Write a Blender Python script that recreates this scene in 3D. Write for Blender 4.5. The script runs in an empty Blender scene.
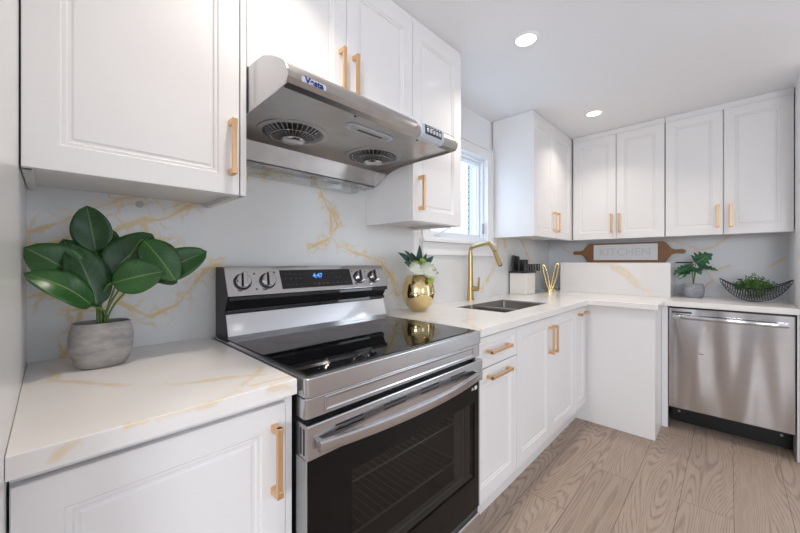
import bpy, bmesh, math, random
from mathutils import Vector, Matrix
random.seed(7)
S = bpy.context.scene
C = S.collection
PI = math.pi

# ------------------------------------------------------------------ camera
YAW = 0.7715
cd = bpy.data.cameras.new('camera'); cam = bpy.data.objects.new('camera', cd); C.objects.link(cam)
cd.sensor_width = 36; cd.lens = 339.23 / 800 * 36; cd.shift_y = -4.79 / 800; cd.clip_start = 0.02
CY, CZ = -1.3764, 1.167
cam.location = (0, CY, CZ)
cam.rotation_euler = (PI / 2, 0, YAW - PI / 2)
S.camera = cam

# ------------------------------------------------------------------ world and light
S.view_settings.view_transform = 'Standard'; S.view_settings.look = 'None'
S.view_settings.gamma = 1; S.view_settings.use_curve_mapping = False
S.view_settings.exposure = -0.95
w = bpy.data.worlds.new('sky'); S.world = w; w.use_nodes = True
bg = w.node_tree.nodes['Background']; bg.inputs[0].default_value = (.66, .82, 1, 1); bg.inputs[1].default_value = 3.8

def area(name, loc, rot, sx, sy, power, col=(1, 1, 1), shape='RECTANGLE', spread=None):
    l = bpy.data.lights.new(name, 'AREA'); l.shape = shape; l.size = sx; l.size_y = sy
    l.energy = power; l.color = col
    if spread: l.spread = spread
    o = bpy.data.objects.new(name, l); C.objects.link(o); o.location = loc; o.rotation_euler = rot
    return o
CEIL = 2.289
FRONT_Y = -4.6; END_X = -2.6; FAR_X = 3.65
# sink window daylight, and area lamps added as fill in unseen openings
area('fill_front', (.9, FRONT_Y + .03, 1.5), (PI / 2, 0, 0), 1.15, 1.25, 8, (1, .93, .86))
area('fill_far', (FAR_X - .03, -3.45, 1.2), (PI / 2, 0, PI / 2), 1.0, 1.9, 34, (.95, .96, 1))
area('fill_end', (END_X + .03, -2.9, 1.65), (PI / 2, 0, -PI / 2), 1.5, 1.0, 122, (.93, .96, 1))
area('daylight_kitchen_window', (2.03, .10, 1.65), (-PI / 2, 0, 0), .6, .58, 3, (.60, .78, 1))
POTS = [(.45, -.64), (1.668, -.64), (2.855, -.641), (.45, -1.95), (1.668, -1.95), (2.86, -1.80), (.45, -3.3), (1.7, -3.3), (-1.3, -1.95), (-1.3, -3.3)]

# ------------------------------------------------------------------ helpers
def tag(o, label=None, cat=None, group=None, kind=None):
    for k, v in (('label', label), ('category', cat), ('group', group), ('kind', kind)):
        if v: o[k] = v
    return o
ORG = {}
def empty(name, loc, label, cat, group=None):
    o = bpy.data.objects.new(name, None); C.objects.link(o); o.location = loc
    o.empty_display_size = .05
    ORG[o.name] = Vector(loc); return tag(o, label, cat, group)
def finish(name, bm, mat, parent=None, smooth=False, bevel=0, origin=None, angle=35, segs=2):
    bmesh.ops.recalc_face_normals(bm, faces=bm.faces)
    me = bpy.data.meshes.new(name); bm.to_mesh(me); bm.free()
    return finish_me(name, me, mat, parent, smooth, bevel, origin, angle, segs)
def finish_me(name, me, mat, parent=None, smooth=False, bevel=0, origin=None, angle=35, segs=2):
    o = bpy.data.objects.new(name, me); C.objects.link(o)
    for m in (mat if isinstance(mat, (list, tuple)) else [mat]): me.materials.append(m)
    if parent is not None:
        org = ORG[parent.name]; o.parent = parent
    elif origin is not None: org = Vector(origin)
    else:
        vs = [v.co for v in me.vertices]
        org = Vector(((min(v.x for v in vs) + max(v.x for v in vs)) / 2, (min(v.y for v in vs) + max(v.y for v in vs)) / 2, min(v.z for v in vs)))
    me.transform(Matrix.Translation(-org))
    if parent is None: o.location = org
    ORG[o.name] = org
    if smooth:
        for p in me.polygons: p.use_smooth = True
        if smooth != 'all':
            try: me.set_sharp_from_angle(angle=math.radians(angle))
            except Exception: pass
    if bevel:
        b = o.modifiers.new('bevel', 'BEVEL'); b.width = bevel; b.segments = segs; b.limit_method = 'ANGLE'; b.angle_limit = math.radians(40)
        b.harden_normals = False
    return o
def nb(): return bmesh.new()
def box(bm, x0, x1, y0, y1, z0, z1):
    x0, x1 = sorted((x0, x1)); y0, y1 = sorted((y0, y1)); z0, z1 = sorted((z0, z1))
    v = [bm.verts.new(p) for p in ((x0,y0,z0),(x1,y0,z0),(x1,y1,z0),(x0,y1,z0),(x0,y0,z1),(x1,y0,z1),(x1,y1,z1),(x0,y1,z1))]
    for f in ((0,3,2,1),(4,5,6,7),(0,1,5,4),(1,2,6,5),(2,3,7,6),(3,0,4,7)): bm.faces.new([v[i] for i in f])
    return v
def bxs(*bs):
    bm = nb()
    for b in bs: box(bm, *b)
    return bm
def obox(bm, M, x0, x1, y0, y1, z0, z1):
    vs = box(bm, x0, x1, y0, y1, z0, z1)
    for v in vs: v.co = M @ v.co
def prism(bm, pts, axis, a0, a1):
    """pts = 2D outline in the two other axes (in order), extruded along axis"""
    def mk(p, a):
        return {'x': (a, p[0], p[1]), 'y': (p[0], a, p[1]), 'z': (p[0], p[1], a)}[axis]
    A = [bm.verts.new(mk(p, a0)) for p in pts]; B = [bm.verts.new(mk(p, a1)) for p in pts]
    n = len(pts)
    bm.faces.new(A[::-1]); bm.faces.new(B)
    for i in range(n): bm.faces.new((A[i], A[(i+1) % n], B[(i+1) % n], B[i]))
    return A + B
def lathe(bm, prof, c=(0,0,0), n=40, sx=1, sy=1, M=None, caps=True, e=1):
    rings = []
    for r, z in prof:
        ring = []
        for i in range(n):
            a = 2 * PI * i / n
            ca, sa = math.cos(a), math.sin(a)
            if e != 1:
                ca = math.copysign(abs(ca) ** e, ca); sa = math.copysign(abs(sa) ** e, sa)
            p = Vector((r * ca * sx, r * sa * sy, z))
            p = (M @ p) if M else p + Vector(c)
            ring.append(bm.verts.new(p))
        rings.append(ring)
    for a, b in zip(rings, rings[1:]):
        for i in range(n): bm.faces.new((a[i], a[(i+1) % n], b[(i+1) % n], b[i]))
    if caps:
        bm.faces.new(rings[0][::-1]); bm.faces.new(rings[-1])
def tube(bm, pts, r, n=10, closed=False, sq=None, caps=True):
    pts = [Vector(p) for p in pts]; rs = r if isinstance(r, (list, tuple)) else [r] * len(pts)
    m = len(pts); rings = []; up = None
    for i, p in enumerate(pts):
        if closed: t = (pts[(i+1) % m] - pts[i-1]).normalized()
        else: t = (pts[min(i+1, m-1)] - pts[max(i-1, 0)]).normalized()
        if up is None:
            up = Vector((0,0,1)) if abs(t.z) < .9 else Vector((0,1,0))
        a = t.cross(up).normalized(); up = a.cross(t).normalized()
        rings.append([bm.verts.new(p + (a * math.cos(2*PI*k/n + (PI/4 if n == 4 else 0)) + up * math.sin(2*PI*k/n + (PI/4 if n == 4 else 0))) * rs[i]) for k in range(n)])
    rng = range(m) if closed else range(m-1)
    for i in rng:
        a, b = rings[i], rings[(i+1) % m]
        for k in range(n): bm.faces.new((a[k], a[(k+1) % n], b[(k+1) % n], b[k]))
    if not closed and caps: bm.faces.new(rings[0][::-1]); bm.faces.new(rings[-1])
def frame_m(o, x, y, z):
    return Matrix(((x[0],y[0],z[0],o[0]),(x[1],y[1],z[1],o[1]),(x[2],y[2],z[2],o[2]),(0,0,0,1)))
def text_mesh(s, size, depth=.0004, align='CENTER', bold=0):
    cu = bpy.data.curves.new('lettering', 'FONT'); cu.body = s; cu.size = size; cu.extrude = depth; cu.align_x = align; cu.align_y = 'CENTER'
    cu.offset = bold
    t = bpy.data.objects.new('lettering', cu); C.objects.link(t)
    bpy.context.view_layer.update()
    me = bpy.data.meshes.new_from_object(t.evaluated_get(bpy.context.evaluated_depsgraph_get()))
    bpy.data.objects.remove(t); bpy.data.curves.remove(cu); return me

# ------------------------------------------------------------------ materials
def srgb(r, g, b):
    f = lambda c: (c/255) / 12.92 if c/255 <= .04045 else ((c/255 + .055) / 1.055) ** 2.4
    return (f(r), f(g), f(b), 1)
def mat(name, col, rough=.5, metal=0, **k):
    m = bpy.data.materials.new(name); m.use_nodes = True
    p = m.node_tree.nodes['Principled BSDF']
    p.inputs['Base Color'].default_value = col if len(col) == 4 else (*col, 1)
    p.inputs['Roughness'].default_value = rough; p.inputs['Metallic'].default_value = metal
    for a, v in k.items(): p.inputs[a.replace('_', ' ')].default_value = v
    return m
class NT:
    def __init__(s, m): s.t = m.node_tree; s.p = s.t.nodes['Principled BSDF']
    def n(s, typ, **k):
        nd = s.t.nodes.new(typ)
        for a, v in k.items(): setattr(nd, a, v)
        return nd
    def l(s, a, b): s.t.links.new(a, b)
    def math(s, op, a, b=None, c=None, clamp=False):
        nd = s.n('ShaderNodeMath', operation=op, use_clamp=clamp)
        for i, v in enumerate((a, b, c)):
            if v is None: continue
            if isinstance(v, (int, float)): nd.inputs[i].default_value = v
            else: s.l(v, nd.inputs[i])
        return nd.outputs[0]
    def vm(s, op, a, b=None, scale=None):
        nd = s.n('ShaderNodeVectorMath', operation=op)
        for i, v in enumerate((a, b)):
            if v is None: continue
            if isinstance(v, (tuple, Vector)): nd.inputs[i].default_value = v
            else: s.l(v, nd.inputs[i])
        if scale is not None:
            if isinstance(scale, (int, float)): nd.inputs['Scale'].default_value = scale
            else: s.l(scale, nd.inputs['Scale'])
        return nd
    def noise(s, vec, scale, detail=3, rough=.5):
        nd = s.n('ShaderNodeTexNoise'); nd.inputs['Scale'].default_value = scale; nd.inputs['Detail'].default_value = detail; nd.inputs['Roughness'].default_value = rough
        if vec is not None: s.l(vec, nd.inputs['Vector'])
        return nd
    def smooth(s, v, a, b, o0=0, o1=1):
        nd = s.n('ShaderNodeMapRange', interpolation_type='SMOOTHSTEP')
        s.l(v, nd.inputs[0]); nd.inputs[1].default_value = a; nd.inputs[2].default_value = b; nd.inputs[3].default_value = o0; nd.inputs[4].default_value = o1
        return nd.outputs[0]
    def mix(s, f, a, b):
        nd = s.n('ShaderNodeMix', data_type='RGBA')
        if isinstance(f, (int, float)): nd.inputs[0].default_value = f
        else: s.l(f, nd.inputs[0])
        for i, v in ((6, a), (7, b)):
            if isinstance(v, tuple): nd.inputs[i].default_value = v
            else: s.l(v, nd.inputs[i])
        return nd.outputs[2]

M = {}
M['cabinet'] = mat('cabinet_lacquer', srgb(236, 234, 234), .22)
M['wall'] = mat('wall_paint', srgb(238, 239, 241), .6)
M['ceiling'] = mat('ceiling_paint', srgb(248, 249, 252), .8)
M['trim'] = mat('trim_paint', srgb(240, 240, 240), .35)
M['panel_gap'] = mat('gap_shadow_grey', srgb(120, 118, 116), .7)
M['gold'] = mat('brushed_gold', srgb(226, 186, 142), .32, .75)
M['brass'] = mat('brushed_brass', srgb(186, 164, 118), .3, 1)
M['gold_mirror'] = mat('gold_mirror', srgb(228, 206, 156), .05, 1)
M['black'] = mat('black_plastic', (.012, .012, .013), .35)
M['blackgloss'] = mat('black_glass', (.006, .006, .007), .03, Specular_IOR_Level=.5)
M['doorglass'] = mat('oven_door_black', (.005, .005, .005), .06, Specular_IOR_Level=.22)
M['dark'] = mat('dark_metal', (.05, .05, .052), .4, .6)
M['soil'] = mat('soil', srgb(70, 50, 38), .95)
M['white_plastic'] = mat('white_plastic', srgb(235, 235, 235), .4)
M['grey_plastic'] = mat('grey_plastic', srgb(150, 150, 150), .4)
M['lens'] = mat('lamp_lens', (1, 1, 1), .4, Emission_Color=(1, .97, .92, 1), Emission_Strength=6)
M['hoodlens'] = mat('hood_lamp_lens', srgb(190, 190, 185), .2)
M['blue_glow'] = mat('display_blue', (.02, .1, .4), .4, Emission_Color=(.12, .38, 1, 1), Emission_Strength=2.2)
M['red_mark'] = mat('display_mark_red', srgb(84, 40, 36), .4)
M['grey_mark'] = mat('panel_mark_grey', srgb(58, 58, 60), .4)
M['logo_blue'] = mat('logo_blue', srgb(25, 45, 120), .4)
M['badge'] = mat('badge_silver', srgb(205, 210, 222), .3, .2)
M['mark_dark'] = mat('mark_dark', srgb(60, 60, 62), .4)
M['white_mark'] = mat('mark_white', srgb(220, 220, 215), .4)
M['flower'] = mat('petal_white', srgb(240, 240, 222), .6, Subsurface_Weight=.1)
M['flower_green'] = mat('petal_green', srgb(170, 190, 90), .6)
M['leaf_dark'] = mat('leaf_dark', srgb(32, 70, 58), .5)
M['stem'] = mat('stem_green', srgb(96, 128, 62), .5)
M['wire'] = mat('black_wire', srgb(38, 40, 46), .4, .3)
M['rack'] = mat('oven_rack_wire', (.32, .31, .29), .3, 1)
M['cavity'] = mat('oven_enamel', srgb(92, 90, 86), .4)
M['gasket'] = mat('burner_ring_mark', srgb(42, 42, 45), .15)
M['sink'] = mat('sink_steel', (.26, .245, .23), .35, 1)
M['cream'] = mat('cream_ceramic', srgb(238, 232, 226), .35)
M['letter'] = mat('letter_grey', srgb(226, 227, 230), .5)
M['signwhite'] = mat('sign_white', srgb(240, 241, 243), .55)
M['brick_frame'] = mat('vinyl_frame', srgb(235, 238, 242), .35)

def glassy(name, tint, rough=0.0, ior=1.45):
    m = mat(name, tint, rough, 0, Transmission_Weight=1.0, IOR=ior); return m

# window pane: thin glass that lets daylight straight through
m = bpy.data.materials.new('window_glass'); m.use_nodes = True
t = m.node_tree; t.nodes.remove(t.nodes['Principled BSDF'])
tr = t.nodes.new('ShaderNodeBsdfTransparent'); gl = t.nodes.new('ShaderNodeBsdfGlossy'); gl.inputs['Roughness'].default_value = .02
mx = t.nodes.new('ShaderNodeMixShader'); mx.inputs[0].default_value = .06
t.links.new(tr.outputs[0], mx.inputs[1]); t.links.new(gl.outputs[0], mx.inputs[2]); t.links.new(mx.outputs[0], t.nodes['Material Output'].inputs[0])
M['pane'] = m
m = bpy.data.materials.new('clear_plastic'); m.use_nodes = True
t = m.node_tree; t.nodes.remove(t.nodes['Principled BSDF'])
tr = t.nodes.new('ShaderNodeBsdfTransparent'); tr.inputs[0].default_value = (.95, .96, .96, 1); gl = t.nodes.new('ShaderNodeBsdfGlossy'); gl.inputs['Roughness'].default_value = .05
mx = t.nodes.new('ShaderNodeMixShader'); mx.inputs[0].default_value = .10
t.links.new(tr.outputs[0], mx.inputs[1]); t.links.new(gl.outputs[0], mx.inputs[2]); t.links.new(mx.outputs[0], t.nodes['Material Output'].inputs[0])
M['clear'] = m
m = bpy.data.materials.new('oven_window_glass'); m.use_nodes = True
t = m.node_tree; t.nodes.remove(t.nodes['Principled BSDF'])
tr = t.nodes.new('ShaderNodeBsdfTransparent'); tr.inputs[0].default_value = (.60, .59, .58, 1); gl = t.nodes.new('ShaderNodeBsdfGlossy'); gl.inputs['Roughness'].default_value = .03
mx = t.nodes.new('ShaderNodeMixShader'); mx.inputs[0].default_value = .05
t.links.new(tr.outputs[0], mx.inputs[1]); t.links.new(gl.outputs[0], mx.inputs[2]); t.links.new(mx.outputs[0], t.nodes['Material Output'].inputs[0])
M['ovenglass'] = m

def steel(name, col, rough, stretch, amp=.05, bump=.004):
    m = mat(name, col, rough, 1); q = NT(m)
    tc = q.n('ShaderNodeTexCoord'); mp = q.n('ShaderNodeMapping'); mp.inputs['Scale'].default_value = stretch
    q.l(tc.outputs['Object'], mp.inputs['Vector'])
    n1 = q.noise(mp.outputs[0], 1, 3, .6)
    q.l(q.smooth(n1.outputs[0], .3, .7, rough - amp / 2, rough + amp / 2), q.p.inputs['Roughness'])
    q.l(q.mix(n1.outputs[0], tuple(c * .97 for c in col[:3]) + (1,), tuple(min(1, c * 1.03) for c in col[:3]) + (1,)), q.p.inputs['Base Color'])
    b = q.n('ShaderNodeBump'); b.inputs['Strength'].default_value = bump; b.inputs['Distance'].default_value = .002
    q.l(n1.outputs[0], b.inputs['Height']); q.l(b.outputs[0], q.p.inputs['Normal'])
    return m
M['steel'] = steel('brushed_steel', (.56, .56, .575, 1), .22, (3, 300, 300))
M['steel_gloss'] = steel('polished_steel', (.56, .56, .565, 1), .09, (3, 300, 300), .04)
M['steel_y'] = steel('brushed_steel_dishwasher', (.56, .56, .575, 1), .19, (200, 5, 200), .04, .002)
q = NT(M['steel_y']); tc = q.n('ShaderNodeTexCoord'); mp = q.n('ShaderNodeMapping'); mp.inputs['Scale'].default_value = (1, 6, .9); q.l(tc.outputs['Object'], mp.inputs['Vector'])
bb = q.n('ShaderNodeBump'); bb.inputs['Strength'].default_value = .5; bb.inputs['Distance'].default_value = .09   # the sheet is slightly wavy
q.l(q.noise(mp.outputs[0], 1, 1, .4).outputs[0], bb.inputs['Height']); q.l(bb.outputs[0], q.p.inputs['Normal'])
M['steel_hood'] = steel('hood_steel', (.50, .48, .465, 1), .3, (2, 90, 90), .05, .003)
# smudges on the hood's underside
q = NT(M['steel_hood']); tc = q.n('ShaderNodeTexCoord'); n2 = q.noise(tc.outputs['Object'], 9, 4, .6)
old = q.p.inputs['Base Color'].links[0].from_socket
q.l(q.mix(q.smooth(n2.outputs[0], .35, .65), old, (.43, .41, .39, 1)), q.p.inputs['Base Color'])

# quartz with gold veins that follow given polylines -----------------
grp = bpy.data.node_groups.new('segment_distance', 'ShaderNodeTree')
for nme in ('P', 'A', 'AB'): grp.interface.new_socket(nme, in_out='INPUT', socket_type='NodeSocketVector')
grp.interface.new_socket('Inv', in_out='INPUT', socket_type='NodeSocketFloat')
grp.interface.new_socket('D', in_out='OUTPUT', socket_type='NodeSocketFloat')
gi = grp.nodes.new('NodeGroupInput'); go = grp.nodes.new('NodeGroupOutput')
def gv(op, *a):
    nd = grp.nodes.new('ShaderNodeVectorMath'); nd.operation = op
    for i, v in enumerate(a): grp.links.new(v, nd.inputs[i])
    return nd
d1 = gv('SUBTRACT', gi.outputs[0], gi.outputs[1]); dt = gv('DOT_PRODUCT', d1.outputs[0], gi.outputs[2])
mm = grp.nodes.new('ShaderNodeMath'); mm.operation = 'MULTIPLY'; mm.use_clamp = True
grp.links.new(dt.outputs['Value'], mm.inputs[0]); grp.links.new(gi.outputs[3], mm.inputs[1])
sc = grp.nodes.new('ShaderNodeVectorMath'); sc.operation = 'SCALE'; grp.links.new(gi.outputs[2], sc.inputs[0]); grp.links.new(mm.outputs[0], sc.inputs['Scale'])
d2 = gv('SUBTRACT', d1.outputs[0], sc.outputs[0]); ln = grp.nodes.new('ShaderNodeVectorMath'); ln.operation = 'LENGTH'
grp.links.new(d2.outputs[0], ln.inputs[0]); grp.links.new(ln.outputs['Value'], go.inputs[0])

def quartz(name, lines, webw=.05, wid=.007, base=srgb(226, 226, 228), vein=srgb(228, 200, 146), warp=.05, strength=.85, rough=.16, web=.6, keep=(1, 0, 1)):
    m = mat(name, base, rough); q = NT(m)
    geo = q.n('ShaderNodeNewGeometry'); P = geo.outputs['Position']
    nz = q.noise(P, 7, 4, .6)
    off = q.vm('SCALE', q.vm('SUBTRACT', nz.outputs['Color'], (.5, .5, .5)).outputs[0], scale=warp)
    Pw = q.vm('MULTIPLY', q.vm('ADD', P, off.outputs[0]).outputs[0], tuple(map(float, keep))).outputs[0]   # measured in the slab's own plane
    D = None
    for pl in lines:
        for A, B in zip(pl, pl[1:]):
            A = Vector([a * k for a, k in zip(A, keep)]); AB = Vector([b * k for b, k in zip(B, keep)]) - A
            g = q.n('ShaderNodeGroup'); g.node_tree = grp; q.l(Pw, g.inputs[0]); g.inputs[1].default_value = A; g.inputs[2].default_value = AB
            g.inputs[3].default_value = 1 / max(AB.length_squared, 1e-9)
            D = g.outputs[0] if D is None else q.math('MINIMUM', D, g.outputs[0])
    nm = q.noise(P, 11, 3, .6).outputs[0]
    # vein width varies along its course
    main = q.smooth(q.math('DIVIDE', D, q.smooth(nm, .3, .7, wid * .45, wid * 2.2)), .35, 1.25, 1, 0)
    vo = q.n('ShaderNodeTexVoronoi', feature='DISTANCE_TO_EDGE'); vo.inputs['Scale'].default_value = 17
    off2 = q.vm('SCALE', q.vm('SUBTRACT', q.noise(P, 22, 4, .6).outputs['Color'], (.5, .5, .5)).outputs[0], scale=.06); q.l(q.vm('ADD', Pw, off2.outputs[0]).outputs[0], vo.inputs['Vector'])
    webm = q.smooth(vo.outputs['Distance'], .0, .11, 1, 0)
    webm = q.math('MULTIPLY', webm, q.smooth(D, webw * .3, webw, 1, 0))
    webm = q.math('MULTIPLY', webm, q.smooth(nm, .35, .6, .25, web))
    halo = q.math('MULTIPLY', q.smooth(D, 0, webw * .55, .30, 0), q.smooth(q.noise(P, 26, 3, .6).outputs[0], .38, .62))
    webm = q.math('MAXIMUM', webm, halo)
    k = q.math('MAXIMUM', q.math('MULTIPLY', main, q.smooth(nm, .25, .6, .55 * strength, strength)), webm, clamp=True)
    soft = q.noise(P, 2.3, 3, .5).outputs[0]
    b2 = q.mix(q.smooth(soft, .35, .7), base, tuple(c * .93 for c in base[:3]) + (1,))
    q.l(q.mix(k, b2, vein), q.p.inputs['Base Color'])
    return m
W = lambda *p: [(x, 0, z) for x, z in p]
stove_lines = [
    W((-.06, 1.24), (.018, 1.281), (.104, 1.325), (.16, 1.36), (.228, 1.385)),
    W((-.05, 1.19), (.03, 1.235), (.09, 1.23), (.15, 1.27), (.20, 1.30), (.26, 1.31), (.33, 1.36), (.42, 1.40), (.516, 1.479), (.543, 1.512), (.727, 1.559)),
    W((.20, 1.30), (.22, 1.24), (.30, 1.22)), W((-.05, 1.062), (.018, 1.086), (.05, 1.14), (.038, 1.245)),
    W((.04, 1.03), (.092, 1.02), (.14, 1.04), (.228, .985), (.29, 1.01), (.314, 1.033), (.35, 1.09), (.392, 1.129), (.436, 1.155)),
    W((.02, .895), (.045, .96), (.06, 1.05), (.12, 1.10)), W((.14, 1.04), (.17, 1.10), (.23, 1.13)),
    W((.80, 1.57), (.867, 1.501), (.925, 1.40), (.925, 1.295), (.975, 1.25), (1.06, 1.215), (1.258, 1.165), (1.34, 1.08), (1.374, .98)),
    W((.93, 1.28), (.84, 1.24)), W((.925, 1.42), (.97, 1.34), (.93, 1.30)), W((1.15, 1.60), (1.18, 1.54), (1.2, 1.48)),
    W((1.62, 1.00), (1.72, 1.08)), W((2.30, .96), (2.42, 1.06), (2.50, 1.14), (2.56, 1.34)), W((3.0, 1.36), (3.1, 1.25), (3.2, 1.15)), W((2.66, 1.36), (2.7, 1.28))]
M['quartz_stove'] = quartz('quartz_stove_backsplash', stove_lines, .055, .0055, base=srgb(232, 232, 231), warp=.045, rough=.25, strength=.95, web=.85)
F = lambda x, *p: [(x, a, b) for a, b in p]
M['quartz_far'] = quartz('quartz_far_backsplash', [F(3.638, (-1.03, 1.36), (-1.10, 1.31), (-1.203, 1.262), (-1.30, 1.29), (-1.366, 1.35), (-1.404, 1.41)),
    F(3.638, (-1.17, 1.29), (-1.20, 1.18), (-1.24, 1.09), (-1.30, 1.10), (-1.37, 1.13)), F(3.638, (-1.25, 1.09), (-1.28, 1.02), (-1.21, .95), (-1.16, .90)),
    F(3.638, (-1.58, 1.13), (-1.66, 1.19)), F(3.638, (-.15, 1.3), (-.3, 1.2))], .03, .006, base=srgb(226, 228, 232), warp=.05, strength=.6, rough=.25, web=.25, keep=(0, 1, 1))
M['quartz_ledge'] = quartz('quartz_ledge', [F(3.30, (-.663, 1.139), (-.72, 1.08), (-.80, 1.0), (-.86, .955), (-.923, .928)), F(3.30, (-.70, 1.13), (-.76, 1.09), (-.80, 1.03), (-.88, .94)),
    F(3.30, (-.55, 1.158), (-.7, 1.155))], .03, .009, base=srgb(234, 232, 231), warp=.05, strength=.45, web=.35, keep=(0, 1, 1))
H = .893
T = lambda *p: [(x, y, H) for x, y in p]
M['quartz_top'] = quartz('quartz_worktop', [
    T((-.045, -.25), (.01, -.28), (.062, -.33), (.107, -.40), (.15, -.44), (.201, -.49), (.294, -.53), (.36, -.56), (.41, -.56)),
    T((.01, -.28), (.0, -.12)), T((.10, -.65), (.192, -.655), (.256, -.64), (.324, -.615), (.392, -.62)), T((.256, -.64), (.33, -.57), (.38, -.50)),
    [(.0, -.65, .87), (.02, -.65, .875)], [(.34, -.65, .885), (.39, -.65, .87)],
    T((1.22, -.65), (1.24, -.6), (1.33, -.48), (1.42, -.5)), T((1.3, -.25), (1.4, -.32), (1.5, -.30)), T((2.5, -.2), (2.7, -.35), (2.9, -.3)),
    T((3.05, -.6), (3.2, -.8), (3.28, -.85)), T((3.2, -1.3), (3.4, -1.4))], .02, .007, base=srgb(243, 239, 236), vein=srgb(232, 206, 160), warp=.06, strength=.6, web=.4, rough=.2, keep=(1, 1, 1))

# floor: greige oak boards running along the stove wall
m = mat('oak_boards', srgb(152, 134, 120), .5); M['floor'] = m; q = NT(m)
geo = q.n('ShaderNodeNewGeometry'); mp = q.n('ShaderNodeMapping'); mp.inputs['Location'].default_value = (.35, .06, 0); q.l(geo.outputs['Position'], mp.inputs['Vector'])
br = q.n('ShaderNodeTexBrick'); q.l(mp.outputs[0], br.inputs['Vector']); br.offset = .37; br.offset_frequency = 2
for k, v in (('Scale', 1), ('Mortar Size', .0012), ('Mortar Smooth', .1), ('Bias', 0), ('Brick Width', 1.25), ('Row Height', .19)): br.inputs[k].default_value = v
br.inputs['Color1'].default_value = (0, 0, 0, 1); br.inputs['Color2'].default_value = (1, 1, 1, 1); br.inputs['Mortar'].default_value = (.5, .5, .5, 1)
sep = q.n('ShaderNodeSeparateXYZ'); q.l(mp.outputs[0], sep.inputs[0])
cmb = q.n('ShaderNodeCombineXYZ')
rnd = q.math('MULTIPLY', br.outputs['Color'], 7.3)
q.l(q.math('MULTIPLY', sep.outputs[0], .10), cmb.inputs[0]); q.l(sep.outputs[1], cmb.inputs[1]); q.l(rnd, cmb.inputs[2])
nz = q.noise(cmb.outputs[0], 4.6, 1.5, .45)
ring = q.math('SINE', q.math('MULTIPLY', q.math('ADD', nz.outputs[0], q.math('MULTIPLY', sep.outputs[1], 1.3)), 330))
cmb2 = q.n('ShaderNodeCombineXYZ'); q.l(q.math('MULTIPLY', sep.outputs[0], 6), cmb2.inputs[0]); q.l(q.math('MULTIPLY', sep.outputs[1], 120), cmb2.inputs[1]); q.l(rnd, cmb2.inputs[2])
fine = q.noise(cmb2.outputs[0], 1, 4, .65).outputs[0]
gr = q.math('MULTIPLY', q.smooth(ring, .0, 1), q.smooth(fine, .3, .65, .3, 1))
c1 = q.mix(br.outputs['Color'], srgb(160, 142, 128), srgb(178, 160, 146))
c1 = q.mix(q.smooth(fine, .3, .7, 0, .4), c1, srgb(146, 127, 113))
c2 = q.mix(q.math('MULTIPLY', gr, .72), c1, srgb(122, 104, 92))
q.l(q.mix(br.outputs['Fac'], c2, srgb(92, 78, 68)), q.p.inputs['Base Color'])

# concrete pots
def concrete(name, a, b, sc=18):
    m = mat(name, a, .85); q = NT(m); tc = q.n('ShaderNodeTexCoord')
    mp = q.n('ShaderNodeMapping'); mp.inputs['Scale'].default_value = (1, 1, 2.4); q.l(tc.outputs['Object'], mp.inputs['Vector'])
    n1 = q.noise(mp.outputs[0], sc, 5, .6); q.l(q.mix(q.smooth(n1.outputs[0], .35, .65), a, b), q.p.inputs['Base Color'])
    bp = q.n('ShaderNodeBump'); bp.inputs['Strength'].default_value = .15; bp.inputs['Distance'].default_value = .004
    q.l(q.noise(tc.outputs['Object'], sc * 6, 4).outputs[0], bp.inputs['Height']); q.l(bp.outputs[0], q.p.inputs['Normal'])
    return m
M['concrete'] = concrete('grey_concrete', srgb(176, 172, 169), srgb(150, 146, 143))
M['concrete_light'] = concrete('light_grey_concrete', srgb(160, 162, 168), srgb(138, 141, 148), 30)
# walnut board
m = mat('brown_wood', srgb(140, 92, 58), .45); M['wood'] = m; q = NT(m); tc = q.n('ShaderNodeTexCoord'); mp = q.n('ShaderNodeMapping'); mp.inputs['Scale'].default_value = (40, 4, 40)
q.l(tc.outputs['Object'], mp.inputs['Vector']); n1 = q.noise(mp.outputs[0], 1, 4, .6); q.l(q.mix(n1.outputs[0], srgb(112, 76, 46), srgb(172, 122, 78)), q.p.inputs['Base Color'])
# leaves: UV x = along the midrib, y = across
def leafmat(name, a, b, rib, sc=16):
    m = mat(name, a, .28, Specular_IOR_Level=.4); q = NT(m); uv = q.n('ShaderNodeUVMap'); sp = q.n('ShaderNodeSeparateXYZ'); q.l(uv.outputs[0], sp.inputs[0])
    ac = q.math('ABSOLUTE', q.math('SUBTRACT', sp.outputs[1], .5))
    mid = q.smooth(ac, .008, .03, 1, 0)
    side = q.math('SINE', q.math('MULTIPLY', q.math('SUBTRACT', sp.outputs[0], q.math('MULTIPLY', ac, .55)), 2 * PI * 9))
    sd = q.smooth(side, .88, 1, 0, .14)
    tc = q.n('ShaderNodeTexCoord'); n1 = q.noise(tc.outputs['Object'], sc, 2)
    c = q.mix(q.smooth(n1.outputs[0], .3, .7), a, b)
    q.l(q.mix(q.math('MAXIMUM', q.math('MULTIPLY', mid, .8), sd), c, rib), q.p.inputs['Base Color'])
    return m
M['leaf'] = leafmat('broad_leaf_green', srgb(34, 78, 32), srgb(50, 98, 42), srgb(118, 148, 86))
M['leaf_deep'] = leafmat('broad_leaf_deep_green', srgb(20, 58, 26), srgb(34, 76, 34), srgb(90, 126, 64))
M['monstera'] = leafmat('cut_leaf_green', srgb(20, 66, 42), srgb(52, 104, 66), srgb(110, 150, 105), 50)
M['grass'] = mat('fern_green', srgb(58, 104, 44), .55); q = NT(M['grass']); tc = q.n('ShaderNodeTexCoord'); q.l(q.mix(q.smooth(q.noise(tc.outputs['Object'], 40, 2).outputs[0], .35, .65), srgb(34, 74, 30), srgb(104, 150, 66)), q.p.inputs['Base Color'])
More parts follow.
